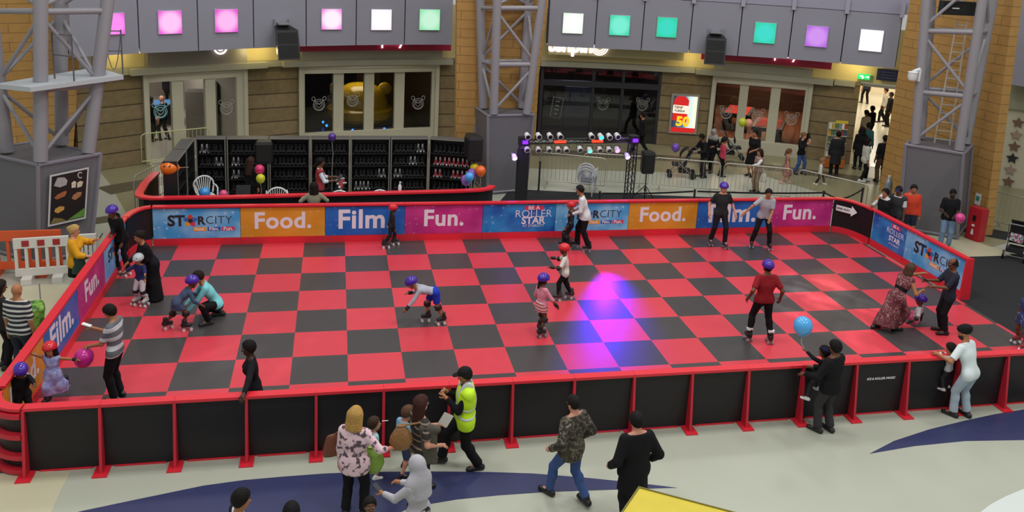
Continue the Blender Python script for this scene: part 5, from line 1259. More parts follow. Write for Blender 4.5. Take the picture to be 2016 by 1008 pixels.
        prims['ua'+sd] = ('ua', 'cap', S[i], e, .051*rs*bw**.6, .04*rs*bw**.4, None); prims['fa'+sd] = ('fa', 'cap', e, w, .04*rs*bw**.4, .027*rs, None)
        d = unit(w-e); k = w+d*.075*s; prims['pm'+sd] = ('pm', 'cap', w, k, .026*rs, .03*rs, None); J['h'+sd] = k; J['d'+sd] = d
    # legs
    toe = []
    for i, (sd, sg) in enumerate((('L', -1), ('R', 1))):
        hp = O+Rt*sg*hw-U*.01; a = math.radians(toes[i])*sg; td = nv(math.sin(a), math.cos(a), 0); toe.append(td)
        pole = nv(*(knee[i])) if knee and knee[i] else nv(sg*.12, 1, .1)
        kn, f = ik(hp, F[i], th, sh, pole); J['k'+sd], J['f'+sd], J['p'+sd] = kn, f, hp; F[i] = f
        prims['th'+sd] = ('th', 'cap', hp, kn, .084*rs*bw**.8, .054*rs*bw**.5, None); prims['ca'+sd] = ('ca', 'cap', kn, f, .054*rs*bw**.5, .036*rs, None)
        c = kn+(f-kn)*.32; bk = unit(np.cross(np.cross(f-kn, td), f-kn)); c = c+bk*(-.012 if bk@td > 0 else .012)*s
        prims['cb'+sd] = ('cb', 'ell', c, c, nv(.05, .05, .1)*rs*bw**.4, nv(0, 0, 0), np.eye(3))
        prims['ft'+sd] = ('ft', 'cap', f-nv(0, 0, .02*s), f+td*.12*s-nv(0, 0, .035*s), .034*rs, .026*rs, None)
    pts = np.array([q for p in prims.values() for q in (p[2], p[3])]); lo, hi = pts.min(0)-.2*s-.03, pts.max(0)+.2*s+.03
    sk = mat('skin_'+skin, SKIN.get(skin, skin), .5, spec=.35, noise=.06, nscale=20)
    f = Field(lo, hi, h); KB = {'hip': .05, 'waist': .05, 'chest': .06, 'shoulder': .06, 'trap': .07, 'neck': .03, 'head': .0, 'jaw': .025, 'nose': .006, 'eaL': .004, 'eaR': .004}
    for n_, p in prims.items(): f.add(p, 0, KB.get(n_, .025 if n_[:2] not in ('th',) else .04)*max(s, .6))
    lip = mat('lip_'+skin, {'fair': '#a85a55', 'tan': '#8a4c42', 'brown': '#5b2f2a', 'dark': '#3c1f1e', 'red': '#a85a55'}.get(skin, '#8a4c42'), .5)
    def feats(mb):
        M3 = Matrix([list(r) for r in HR])
        if facef:
            for sg in (-1, 1):
                mb.ell(Hd(sg*.032, .079, .012), (.014*hk, .009*hk, .008*hk), M3, 8, 6, 1); mb.ell(Hd(sg*.032, .0865, .012), (.0065*hk, .004*hk, .0065*hk), M3, 6, 4, 2)
                mb.path([Vector(Hd(sg*.017, .087, .029)), Vector(Hd(sg*.034, .087, .034)), Vector(Hd(sg*.05, .075, .029))], .0045*hk, 5, 3)
            mb.path([Vector(Hd(-.024, .078, -.063)), Vector(Hd(0, .087, -.062)), Vector(Hd(.024, .078, -.063))], [.004*hk, .0075*hk, .004*hk], 6, 4)
        for i, (sd, sg) in enumerate((('L', -1), ('R', 1))):
            d, w = J['d'+sd], J['w'+sd]; inn = unit(np.cross(d, nv(0, 1, 0)) if abs(d[1]) < .9 else nv(-sg, 0, 0))
            if inn[0]*sg > 0: inn = -inn
            if abs(d[2]) < .6: inn = unit(nv(0, 0, -1)-d*(-d[2]))
            la = unit(np.cross(d, inn)); la = la if la[1]+la[2]*.5 > 0 else -la     # towards the thumb
            for q, L_ in ((.026, .078), (.009, .086), (-.009, .08), (-.025, .064)):
                b = w+d*.082*s+la*q*rs; pt = [b]; dd = d; c_ = curl*(1.15-q*6)
                for sgm, fr in enumerate((.45, .32, .23)):
                    dd = unit(dd*math.cos(c_*.75)+inn*math.sin(c_*.75)); inn2 = unit(inn-dd*(inn@dd)) if abs(inn@dd) < .98 else inn
                    pt.append(pt[-1]+dd*L_*fr*s); c_ = curl*.9
                mb.path([Vector(x) for x in pt], [.0098*rs, .0092*rs, .0085*rs, .0065*rs], 6, 0)
            b = w+d*.03*s+la*.022*rs; p1 = b+unit(d*.7+la*.75+inn*.25)*.042*s; p2 = p1+unit(d*.9+la*.3+inn*.5)*.034*s
            mb.path([Vector(b), Vector(p1), Vector(p2)], [.0125*rs, .011*rs, .008*rs], 6, 0)
    skin_mesh('body', f, [sk, mEyeW, mEyeD, mBrow, lip], root, feats)
    # clothing
    def torso_top(fld, m, sl, g, hem, neck=.03):
        for n_ in ('waist', 'chest', 'shoulder', 'trap')+(('bL', 'bR') if fem else ()): fld.add(prims[n_], g, KB.get(n_, .05)*max(s, .6))
        if hem < .04:
            fld.add(prims['hip'], g+.005, .05*s)
            for sd in 'LR': fld.add(prims['th'+sd], g+.002, .04*s, [(J['p'+sd]+(J['k'+sd]-J['p'+sd])*.28, unit(J['k'+sd]-J['p'+sd]))])
        fld.cut(W(0, 0, hem), -U); fld.cut(W(0, 0, T*1.0+neck), unit(U+Fw*.25))
        for i, sd in enumerate('LR'):
            if sl <= 0: continue
            a, e, w = S[i], J['e'+sd], J['w'+sd]; k1 = min(sl, 1.)
            fld.add(prims['ua'+sd], g+(.004 if sl < 1 else 0), .03*s, [(a+(e-a)*k1, unit(e-a))] if sl < 1 else None)
            if sl > 1: fld.add(prims['fa'+sd], g, .02*s, [(e+(w-e)*min(sl-1, .97), unit(w-e))])
    def legs(fld, g, k2, waist=.1, wide=0.):
        fld.add(prims['hip'], g, .05*s)
        fld.add(prims['waist'], g-.004, .05*s, [(W(0, 0, waist), U)])
        for i, sd in enumerate('LR'):
            a, e, w = J['p'+sd], J['k'+sd], J['f'+sd]
            fld.add(prims['th'+sd], g+wide*.5, .04*s, [(a+(e-a)*min(k2, 1.), unit(e-a))] if k2 < 1 else None)
            if k2 > 1:
                p = prims['ca'+sd]; p = (p[0], p[1], p[2], p[3], p[4], p[5]+wide+.012*s, None); fld.add(p, g, .025*s, [(e+(w-e)*(k2-1), unit(w-e))]); fld.add(prims['cb'+sd], g+.008*s, .02*s)
    def skirt(fld, z0_, z1_, r0, r1, g=0., fwd=0., k=.04, axis=None):
        a = W(0, 0, .02) if z0_ is None else nv(O[0], O[1], z0_); mid = (F[0]+F[1])/2
        t = (a[2]-z1_)/max(a[2]-mid[2], .1); b = nv(a[0]+(mid[0]-a[0])*t, a[1]+(mid[1]-a[1])*t+fwd, z1_)
        fld.add(('sk', 'cap', a, b, r0*s*bw, r1*s, (a, np.eye(3), (1, .82, 1))), g, k, [(nv(0, 0, z1_), nv(0, 0, -1))])
    def newf(hh=None): return Field(lo-.12, hi+.12, hh or h)
    if top:
        m, sl = top[0], top[1]; o_ = dict(g=.013, hem=-.06, neck=.0); o_.update(top[2] if len(top) > 2 else {})
        fld = newf(); torso_top(fld, m, sl, o_['g']*max(s, .75), o_['hem'], o_['neck'])
        if 'tail' in o_: skirt(fld, None, O[2]-o_['tail']*s, .165, o_.get('flare', .2))
        if o_.get('hood'): fld.add(('hd', 'ell', W(0, -.075, T*1.02), W(0, -.075, T*1.02), nv(.11, .06, .09)*s, nv(0, 0, 0), R), 0, .04)
        skin_mesh(o_.get('name', 'shirt'), fld, fabric(m), root)
    if bot:
        m, kind = bot[0], bot[1]; o_ = bot[2] if len(bot) > 2 else {}
        fld = newf()
        if kind == 'trousers': legs(fld, .010*s, o_.get('len', 1.97), .12, o_.get('wide', .004)); nm = 'trousers'
        elif kind == 'shorts': legs(fld, .016*s, o_.get('len', .9), .12, .02); nm = 'shorts'
        else:
            skirt(fld, None, o_['z']+lift, .15, o_.get('r', .25))
            for sd in 'LR': fld.add(prims['th'+sd], .02, .05, [(nv(0, 0, o_['z']+lift), nv(0, 0, -1))])
            fld.cut(W(0, 0, .1), U); nm = 'skirt'
        skin_mesh(nm, fld, fabric(m), root)
    if dress:
        m, sl, z1_, r1 = dress[:4]; o_ = dress[4] if len(dress) > 4 else {}
        fld = newf(); torso_top(fld, m, sl, .014*max(s, .75), -.4, o_.get('neck', 0.)); skirt(fld, None, z1_, o_.get('r0', .15), r1, fwd=o_.get('fwd', 0.), k=.06)
        for sd in 'LR':
            for n_ in ('th', 'ca', 'cb'): fld.add(prims[n_+sd], .03, .06, [(nv(0, 0, z1_), nv(0, 0, -1))])
        skin_mesh('dress', fld, fabric(m), root)
        if o_.get('belt'):
            f2 = newf(); f2.add(prims['waist'], .024*s, .0); f2.add(prims['chest'], .01, .05); f2.cut(W(0, 0, T*.5), U); f2.cut(W(0, 0, T*.32), -U); skin_mesh('belt', f2, cloth(o_['belt']), root)
    # footwear
    for i, sd in enumerate('LR'):
        td, ft = toe[i], J['f'+sd]; sol = ft[2]-an+.0; y_ = nv(-td[1], td[0], 0)
        RM = Matrix(((td[1], td[0], 0), (-td[0], td[1], 0), (0, 0, 1)))
        if skates:
            bm = LEATHER(skates[0]); wm = mat('wheel_'+skates[1].strip('#'), skates[1], .4); zb = sol+lift
            fld = Field(ft-nv(.22, .22, .2)-nv(0, 0, .02), ft+nv(.24, .24, .2), .011)
            fld.add(('b', 'cap', nv(*ft)-td*.03+nv(0, 0, -.045*s*.5), ft+td*.13*max(s, .75)-nv(0, 0, an-lift-.035), .042, .036, None), 0, 0); fld.add(('b', 'cap', ft-td*.012-nv(0, 0, .02), ft+nv(0, 0, .09)-td*.015, .045, .048*max(rs, .8), None), .006, .03)
            fld.add(('h', 'cap', ft-td*.045-nv(0, 0, .02), nv(ft[0], ft[1], zb+.03)-td*.045, .04, .038, None), 0, .02)
            fld.cut(nv(0, 0, zb+.004), nv(0, 0, -1)); fld.cut(ft+nv(0, 0, .1), nv(0, 0, 1))
            b = skin_mesh('roller_skate', fld, bm, root)
            c = ft+td*.045*max(s, .75); mbp = MB().box((c[0], c[1], zb-.008), (.06, .24*max(s, .8), .022), M=RM)
            mbp.build('plate', mat('skate_plate', '#8a8a90', .35, metal=.6), b)
            for yy in (-.075, .085):
                for sg in (-1, 1):
                    q = c+td*yy*max(s, .85)+y_*sg*.042; MB().tube((q-y_*.017).tolist()[:2]+[sol+.031], (q+y_*.017).tolist()[:2]+[sol+.031], .031, n=10).build('wheel', wm, b)
            if len(skates) > 2: 
                q = ft+td*.075-nv(0, 0, .02); MB().box(q, (.05, .09, .012), M=RM @ Matrix.Rotation(-.5, 3, 'X')).build('laces', mat('laces_pale', '#d5d3d0', .7), b)
        elif shoes:
            fld = Field(ft-nv(.22, .22, .14), ft+nv(.26, .26, .1), .012)
            fld.add(('b', 'cap', ft-td*.05*s-nv(0, 0, an*.55), ft+td*.16*s-nv(0, 0, an*.68), .045*s+.002, .04*s, None), .002, 0); fld.add(('b', 'cap', ft-nv(0, 0, .02), ft+nv(0, 0, .01), .043*s, .045*s, None), .004, .03); fld.cut(nv(0, 0, sol), nv(0, 0, -1))
            skin_mesh('shoe', fld, LEATHER(shoes), root)
    # hair and headgear
    if hair:
        hm = mat('hair_'+hair[1].strip('#'), hair[1], .7, noise=.35, nscale=45, bump=.8, bscale=38, spec=.2); st = hair[0]; fld = Field(hc-.36, hc+.32, .011)
        if st in ('short', 'buzz', 'long', 'bun', 'pony', 'bob', 'crop', 'receding'):
            fld.add(prims['head'], .012 if st in ('buzz', 'receding') else .02*hk, 0)
            fld.cut(Hd(0, .055, .045), HR@unit(nv(0, .75, -.62))); fld.cut(Hd(0, -.02, -.055), HR@unit(nv(0, .55, -.8)))
            if st == 'receding': fld.cut(Hd(0, 0, .06), HR@unit(nv(0, .5, .9)))
        if st in ('long', 'bob'):
            ln = hair[2] if len(hair) > 2 else .24
            for sg in (-1, 0, 1): fld.add(('l', 'cap', Hd(sg*.05, -.055 if sg == 0 else -.03, .02), Hd(sg*.072, -.075+(.03 if sg else 0), -ln), .064*hk, .046*hk, None), 0, .03)
        if st == 'bun': fld.add(('l', 'cap', Hd(0, -.1, .05), Hd(0, -.11, .04), .045*hk, .045*hk, None), 0, .02)
        if st == 'pony': fld.add(('l', 'cap', Hd(0, -.1, .03), Hd(0, -.12, -.16), .04*hk, .025*hk, None), 0, .02)
        if st == 'turban':
            fld.add(('t', 'ell', Hd(0, -.012, .06), Hd(0, -.012, .06), nv(.104, .122, .088)*hk, nv(0, 0, 0), HR), 0, 0); fld.add(('t', 'ell', Hd(0, -.05, .1), Hd(0, -.05, .1), nv(.09, .09, .06)*hk, nv(0, 0, 0), HR), 0, .03)
            fld.cut(Hd(0, .06, .035), HR@unit(nv(0, .35, -.95)))
        if st == 'hijab':
            fld.add(prims['head'], .024, 0); fld.add(prims['jaw'], .02, .02); fld.add(('n', 'cap', Hd(0, -.03, -.07), nb+nv(0, 0, -.02), .085, .12*s, None), 0, .05); fld.add(('n', 'cap', W(-.1, .01, T*.9), W(.1, .01, T*.9), .1*s, .1*s, (O, R, (1, .85, 1))), .02, .05)
            fld.add(('n', 'cap', W(0, -.03, T*.95), W(0, -.07, T*.34), .14*s, .15*s, (O, R, (1, .7, 1))), .02, .05)
            fld.carve(('f', 'ell', Hd(0, .085, -.012), Hd(0, .085, -.012), nv(.056, .06, .078)*hk, nv(0, 0, 0), HR))
        if st != 'bald': skin_mesh({'hijab': 'headscarf', 'turban': 'turban'}.get(st, 'hair'), fld, cloth(hair[1]) if st in ('hijab', 'turban') else hm, root)
    if beard:
        fld = Field(hc-.25, hc+.25, .011); fld.add(prims['jaw'], .012, 0); fld.cut(Hd(0, .05, -.04), HR@unit(nv(0, .3, 1))); fld.cut(Hd(0, 0, -.02), HR@nv(0, -1, 0)); skin_mesh('beard', fld, mat('hair_'+beard.strip('#'), beard, .7), root)
    if helmet:
        fld = Field(hc-.25, hc+.25, .011); fld.add(('t', 'ell', Hd(0, -.012, .04), Hd(0, -.012, .04), nv(.12, .142, .122)*hk, nv(0, 0, 0), HR), 0, 0)
        fld.cut(Hd(0, .1, .035), HR@unit(nv(0, .22, -1))); fld.carve(prims['head'], .006)
        hl = skin_mesh('helmet', fld, mat('helmet_'+helmet.strip('#'), helmet, .12, spec=.6), root)
        MB().path([Vector(Hd(-.082, .0, .03)), Vector(Hd(-.075, .02, -.06)), Vector(Hd(0, .045, -.128)), Vector(Hd(.075, .02, -.06)), Vector(Hd(.082, 0, .03))], .007, 5).build('chin_strap', mBlack, hl)
        for sg in (-.05, 0, .05): MB().ell(Hd(sg, .075, .115), (.009, .02, .009), Matrix([list(r) for r in HR]), 8, 5).build('vent', mBlack, hl)
    if extra and 'cap' in extra:
        c_ = extra['cap']; fld = Field(hc-.25, hc+.28, .011); fld.add(('t', 'ell', Hd(0, -.01, .05), Hd(0, -.01, .05), nv(.09, .11, .085 if not extra.get('flat') else .06)*hk, nv(0, 0, 0), HR), 0, 0)
        bk = extra.get('back'); fld.add(('t', 'ell', Hd(0, -.11 if bk else .11, .05), Hd(0, -.11 if bk else .11, .05), nv(.065, .07, .014)*hk, nv(0, 0, 0), HR), 0, .01); fld.cut(Hd(0, 0, .035), HR@nv(0, 0, -1))
        skin_mesh('cap', fld, cloth(c_), root)
    if glasses:
        mb = MB()
        for sg in (-1, 1): mb.path([Vector(Hd(sg*.033+.022*math.cos(a), .097, .012+.017*math.sin(a))) for a in [2*PI*k/10 for k in range(10)]], .0035, 5, 0, True); mb.path([Vector(Hd(sg*.055, .095, .015)), Vector(Hd(sg*.08, .05, .015)), Vector(Hd(sg*.08, -.01, .01))], .0035, 5)
        mb.path([Vector(Hd(-.012, .1, .015)), Vector(Hd(.012, .1, .015))], .0035, 5); mb.build('glasses', mBlack, root)
    if pads:
        pm_ = mat('pad_black', '#19181b', .5)
        def pad(n_, a, b, r):
            fld = Field(np.minimum(a, b)-r-.05, np.maximum(a, b)+r+.05, .013); fld.add(('p', 'cap', a, b, r, r, None), 0, 0); fld.cut(a, unit(a-b)); fld.cut(b, unit(b-a)); skin_mesh(n_, fld, pm_, root)
        for sd in 'LR':
            k_, e_, w_ = J['k'+sd], J['e'+sd], J['w'+sd]; du = unit(k_-J['p'+sd]); dd = unit(J['f'+sd]-k_); r_ = prims['ca'+sd][4]
            if 'k' in pads: pad('knee_pad', k_-dd*.01, k_+dd*.11*s, r_+.03)
            if 'e' in pads: pad('elbow_pad', e_, e_+unit(w_-e_)*.1*s, prims['fa'+sd][4]+.022)
            if 'w' in pads: pad('wrist_guard', w_-unit(w_-e_)*.09*s, w_+unit(w_-e_)*.05*s, .04*rs+.006)
    if extra and 'vest' in extra:
        fld = newf(); torso_top(fld, None, .12, extra.get('vg', .026), extra.get('vhem', -.08), -.02); sv = skin_mesh('vest', fld, fabric(extra['vest']), root)
    if extra and 'fn' in extra: extra['fn'](root, W, J, prims, T, newf, Hd, s)
    M = Matrix.Translation(root.location) @ Matrix.Rotation(-math.radians(face), 4, 'Z')
    return root, {k: M @ Vector(v_) for k, v_ in J.items()}, lambda *a: M @ Vector(W(*a)), lambda *a: M @ Vector(Hd(*a))
# ------------------------------------------------------------------ everybody in the photograph
def HT(u, v, h): p = unp(u, v, h); return Vector((p.x, p.y, 0))
def at(u, v, y): return onplane(u, v, (0, y), (1, y))
PUR = '#45239c'; RDH = '#d3202c'; SKB = ('#1b1a1d', '#8f8d92'); SKW = ('#1f1e21', '#d8cfcf', 1)
mGreyW = stripes('stripe_grey_white', .17, [(0, '#62666f'), (.55, '#c9ccd2')]); mNavyW = stripes('stripe_navy_white', .085, [(0, '#20232e'), (.55, '#c9c9c6')]); mWFine = stripes('stripe_white_fine', .03, [(0, '#dfe9ec'), (.6, '#cddde2')])
mSkirt = stripes('stripe_red_white', .06, [(0, '#b8565f'), (.6, '#dcc9cb')]); mBrownS = stripes('stripe_brown_cream', .1, [(0, '#2c2422'), (.75, '#8e7d6d')])
mFloral = blotch('floral_pink', 15, [(0, '#4a3a46'), (.4, '#5d4c58'), (.43, '#b79aa6'), (.47, '#e3c3cd')], interp='LINEAR'); mCamo = blotch('camouflage', 9, [(0, '#231f1c'), (.4, '#3f3a2e'), (.5, '#6d685c'), (.56, '#2c2826'), (.63, '#4b3230'), (.7, '#8b8a84')])
mPatt = blotch('maroon_pattern', 7, [(0, '#5d2630'), (.47, '#5d2630'), (.5, '#9c7570'), (.53, '#652a34'), (.6, '#652a34'), (.63, '#8d6a66'), (.66, '#5d2630')]); mBW = blotch('black_white_floral', 11, [(0, '#1b1b1e'), (.5, '#1f1f22'), (.54, '#b9b9b4'), (.62, '#242427')])
mLilac = blotch('lilac_print', 16, [(0, '#8f97d6'), (.5, '#a3abe2'), (.6, '#b7bdea')]); mBluP = blotch('blue_dot_print', 22, [(0, '#26315e'), (.52, '#2c3a6c'), (.6, '#7a86b8')])
mDenim = mat('denim_blue', '#3c4a68', .8, noise=.2, nscale=25, bump=.3, bscale=20); mJean = mat('jeans_blue', '#34508a', .8, noise=.2, nscale=12); mJeanL = mat('jeans_light', '#a9b9c6', .8, noise=.15, nscale=6); mJeanM = mat('jeans_mid', '#6f88a8', .8, noise=.35, nscale=7)
mHiVis = mat('hi_vis', '#c6f21e', .6); mRefl = mat('reflective_tape', '#c7ccd6', .35)
DK = '#1a191d'; BK = '#161519'
# --- on the rink
P('person in black hooded top and purple helmet leaning on the back left barrier', 243, 541, 1.58, 215, 'brown', None, (BK, 2, dict(hood=1, tail=.1)), (BK, 'trousers'), helmet=PUR, skates=('#3a2a2c', '#cfcaca'), lean=14, side=6, nod=20, feet=((-.14, .0), (.1, .05)), hands=(None, Vector((-3.98, -.1, 1.06))))
P('woman in a long black robe stooping behind the child in the silver helmet', 303, 591, 1.63, 243, 'tan', ('bun', '#1c1512'), None, None, fem=True, dress=(BK, 2, .03, .25), lean=22, nod=15, turn=-12, feet=((-.1, -.08), (.1, .08)), hands=((-.02, .34, .84), (.24, .4, .82)))
P('small child in a silver helmet and white trousers held by the woman in black', 279, 602, 1.04, 205, 'tan', None, ('#2a2f5e', 1.2), ('#c9c6cc', 'trousers', dict(len=1.55, wide=.02)), helmet='#b9bcc2', skates=('#b5b2b5', '#d8d5d5', 1), pads='kw', child=True, nod=18, hands=((-.3, .25, .62), (.3, .28, .62)), elbow=((-1, -.3, 0), (1, -.3, 0)))
P('child in denim and purple helmet bending forward on roller skates', 350, 652, 1.14, 68, 'brown', None, (mDenim, 1.6, dict(tail=.1)), (mDenim, 'skirt', dict(z=.36, r=.2)), helmet=PUR, skates=('#241a1d', '#e2c4c6', 1), pads='k', child=True, lean=48, nod=10, feet=((-.14, -.18), (.1, .12)), hands=((-.15, .48, .5), (.18, .42, .42)))
P('man in a turquoise shirt crouching to help the child in denim', 421, 632, 1.72, 255, 'tan', ('short', '#221814'), ('#7ccfd6', 2), (BK, 'trousers'), shoes='#2a2a2e', lean=32, nod=22, turn=10, pelz=.36, pel=(0, -.08), feet=((-.18, .12), (.16, -.16)), hands=((-.12, .5, .3), (.12, .52, .32)), knee=((-.7, 1, .6), (.5, 1, .2)))
r_, J1, W1, H1 = P('man in a grey and white striped T-shirt looking at his phone', 232, 788, 1.74, 282, 'tan', ('short', '#17120f'), (mGreyW, .85), (BK, 'trousers', dict(wide=.012)), nod=26, hands=((-.1, .36, .98), (.12, .36, 1.18)), elbow=((-.5, -1, -.6), (.4, -.6, -1)), curl=.8, bw=1.02)
r_, J2, W2, H2 = P('girl in a lilac dress and red helmet with both arms spread', 108, 797, .99, 187, 'tan', ('bob', '#1b1412', .16), None, None, helmet=RDH, skates=SKB, pads='w', child=True, fem=False, dress=(mLilac, .25, .2, .33), nod=4, tilt=6, feet=((-.1, -.2, .14), (.08, .06)), hands=((-.47, .08, .74), (.36, .12, .9)), curl=.2)
P('child in black with a purple helmet holding the front left corner rail', 0, 0, 1.08, 158, 'brown', None, (BK, 2), (BK, 'trousers'), helmet=PUR, skates=SKB, child=True, nod=25, pos=HT(38, 702, 1.24), hands=(Vector((-3.2, -6.92, 1.05)), None), lean=10)
P('woman in black resting a hand on the front rail', 0, 0, 1.62, 262, 'dark', ('crop', '#120e0d'), (BK, 2, dict(tail=.12)), (BK, 'trousers'), fem=True, pos=HT(497, 664, 1.66), nod=8, hands=(unp(480, 776, 1.07), None), lean=4)
P('skater in a grey top, blue shorts and purple helmet bending low in mid rink', 848, 638, 1.32, 262, 'tan', None, ('#a9a9b8', 2), ('#2138b4', 'shorts', dict(len=.8)), helmet=PUR, skates=SKW, pads='kw', child=True, lean=74, nod=30, pel=(0, -.05), pelz=.6, feet=((-.1, -.22), (.1, .05)), hands=((-.2, .62, .28), (.16, .42, .55)))
P('girl in pink top and striped skirt with purple helmet seen from behind', 1062, 660, 1.24, 62, 'brown', ('pony', '#1d1412'), ('#e08fa4', 1.35), (mSkirt, 'skirt', dict(z=.44, r=.2)), helmet=PUR, skates=SKB, pads='kw', child=True, fem=False, nod=8, feet=((-.1, .1), (.12, -.08)), hands=((-.22, .12, .55), (.24, .2, .56)))
P('child in a white T-shirt and red helmet rolling left behind the girl in pink', 1110, 592, 1.26, 288, 'brown', None, ('#d9d5cd', .9, dict(hem=-.14)), (BK, 'trousers'), helmet=RDH, skates=('#3a3236', '#d9b9bb', 1), pads='ew', child=True, lean=8, nod=5, feet=((-.1, .12), (.1, -.14)), hands=((-.18, .3, .72), (.18, .32, .8)))
P('child in a black suit and red helmet skating right along the back barrier', 768, 487, 1.06, 80, 'brown', None, ('#2a2427', 2, dict(hood=1)), ('#221d20', 'trousers'), helmet=RDH, skates=SKW, child=True, lean=10, nod=0, feet=((-.08, .12), (.08, -.16)))
P('child in dark navy and red helmet held by the man in the flat cap', 1120, 491, 1.24, 278, 'tan', None, ('#23222e', 2), ('#1c1b24', 'trousers'), helmet=RDH, skates=SKB, pads='kew', child=True, nod=6, feet=((-.1, .02), (.1, .14)), hands=((-.2, .12, .55), None))
P('man in white shirt and grey flat cap guiding a child by the ROLLER STAR banner', 1148, 493, 1.72, 284, 'tan', ('short', '#1b1512'), ('#dcdfe4', 2, dict(tail=.1)), (BK, 'trousers', dict(wide=.02)), skates=SKB, lean=16, nod=16, feet=((-.13, -.12), (.13, .16)), hands=((-.1, .36, .88), (.2, .3, .9)), extra=dict(cap='#7d8790', flat=True))
P('young man in black T-shirt and purple helmet skating towards us', 1412, 487, 1.74, 186, 'fair', None, ('#2a2a2c', .75), ('#1d1c21', 'trousers'), helmet=PUR, skates=('#3a3a40', '#77757c', 1), feet=((-.15, .1), (.17, -.1)), nod=10, hands=((-.36, .1, .86), (.34, .06, .86)))
P('young man in a pale grey T-shirt skating beside the one in the purple helmet', 1497, 490, 1.7, 196, 'tan', ('short', '#171210'), ('#a9abb6', .75), ('#1b1a1f', 'trousers'), skates=SKB, lean=14, nod=18, feet=((-.2, .05), (.24, -.05)), hands=((-.06, .36, .86), (.58, .22, .92)), curl=.3)
P('man in a red polo shirt and purple helmet seen from behind', 1494, 676, 1.72, 6, 'brown', ('short', '#15100e'), ('#8f2029', .8), (BK, 'trousers'), helmet=PUR, skates=SKB, feet=((-.2, .06), (.2, -.06)), nod=8, hands=((-.34, .0, .88), (.34, .02, .86)), bw=1.08, extra=dict(fn=lambda root, W, J, pr, T, nf, Hd, s: [MB().tube(Vector(J['f'+k])+Vector((0, 0, .08)), Vector(J['f'+k])+Vector((0, 0, .13)), .066, n=14).build('ankle_band', mWhiteT, root) for k in 'LR']))
P('woman in a long maroon patterned dress leaning out to reach a hand', 1746, 650, 1.66, 82, 'tan', ('bob', '#4f3a2c', .12), None, None, fem=True, dress=(mPatt, .12, .12, .27, dict(belt=BK)), lean=26, nod=12, pel=(0, .12), feet=((-.1, -.26), (.1, .12)), hands=((-.1, 1.0, 1.16), (.22, .55, .92)), curl=.3, shoes='#15141a')
P('small child in pink shorts and purple helmet sitting on the tiles', 1800, 644, 1.12, 318, 'brown', None, ('#cfc6cf', .9), ('#ec6f9d', 'shorts', dict(len=.85)), helmet=PUR, skates=SKB, pads='ew', child=True, lean=-8, nod=6, pelz=.06, feet=((-.12, .36, -.02), (.14, .34, -.02)), hands=((-.28, .05, .1), (.3, -.06, -.02)), knee=((-.2, .2, 1), (.2, .2, 1)))
r_, J3, W3, H3 = P('man in navy shirt with glasses standing at the open end of the rink', 1855, 657, 1.74, 285, 'brown', ('receding', '#1d1715'), ('#2a2c3a', .95, dict(hem=-.12)), ('#19181c', 'trousers'), nod=14, hands=((-.14, .42, 1.08), (.1, .42, 1.12)), elbow=((-.5, -1, -.6), (.5, -1, -.6)), glasses=True)
P('child in blue patterned dress and red skates at the right edge of the rink', 2008, 684, 1.25, 255, 'brown', ('pony', '#15100e'), None, None, skates=('#8a2a30', '#e4dede', 1), child=True, dress=(mBluP, .9, .5, .22), feet=((-.14, .1), (.14, -.1)))
# --- in front of the rink
r_, J4, W4, H4 = P('blonde woman in a pink floral blouse seen from behind', 0, 0, 1.68, 22, 'fair', ('long', '#b08a4c', .16), (mFloral, 1.6, dict(hem=-.12, tail=.14, flare=.2)), (BK, 'trousers', dict(wide=.01)), pos=HT(699, 793, 1.71), fem=True, bw=1.12, hands=(None, (.42, .2, .98)), nod=10, feet=((-.12, 0), (.12, .05)))
P('boy in a pale blue polo with a lolly stick, beside the woman in floral blouse', 735, 937, .95, 72, 'fair', ('short', '#3a2a20'), ('#a9cfd6', .9), ('#b9b7b0', 'shorts'), shoes='#dedcd6', child=True, nod=-4, turn=12)
P('boy in a light blue shirt with navy sleeves behind the woman with glasses', 793, 930, 1.13, 58, 'fair', ('short', '#5a3f2e'), ('#7fb4d8', .95), (mDenim, 'shorts', dict(len=.95)), shoes='#1c1b20', child=True, nod=28, turn=25, feet=((-.1, .1), (.12, -.12)))
r_, J5, W5, H5 = P('woman with long auburn hair and glasses in a striped brown top', 0, 0, 1.66, 68, 'fair', ('long', '#3e211c', .3), (mBrownS, .8, dict(hem=-.1)), ('#2b2627', 'trousers'), pos=HT(829, 768, 1.69), fem=True, bw=1.08, glasses=True, nod=2, hands=((-.12, .32, 1.0), (.24, .2, .92)), feet=((-.1, .16), (.1, -.12)))
r_, J6, W6, H6 = P('woman in a pale grey headscarf and floral skirt holding a phone', 0, 0, 1.58, 318, 'tan', ('hijab', '#aeacb5'), ('#b3b1ba', 2), (mBW, 'skirt', dict(z=.1, r=.3)), pos=HT(826, 890, 1.63), fem=True, nod=14, hands=((-.2, .4, .98), (.1, .4, .98)), bw=1.08)
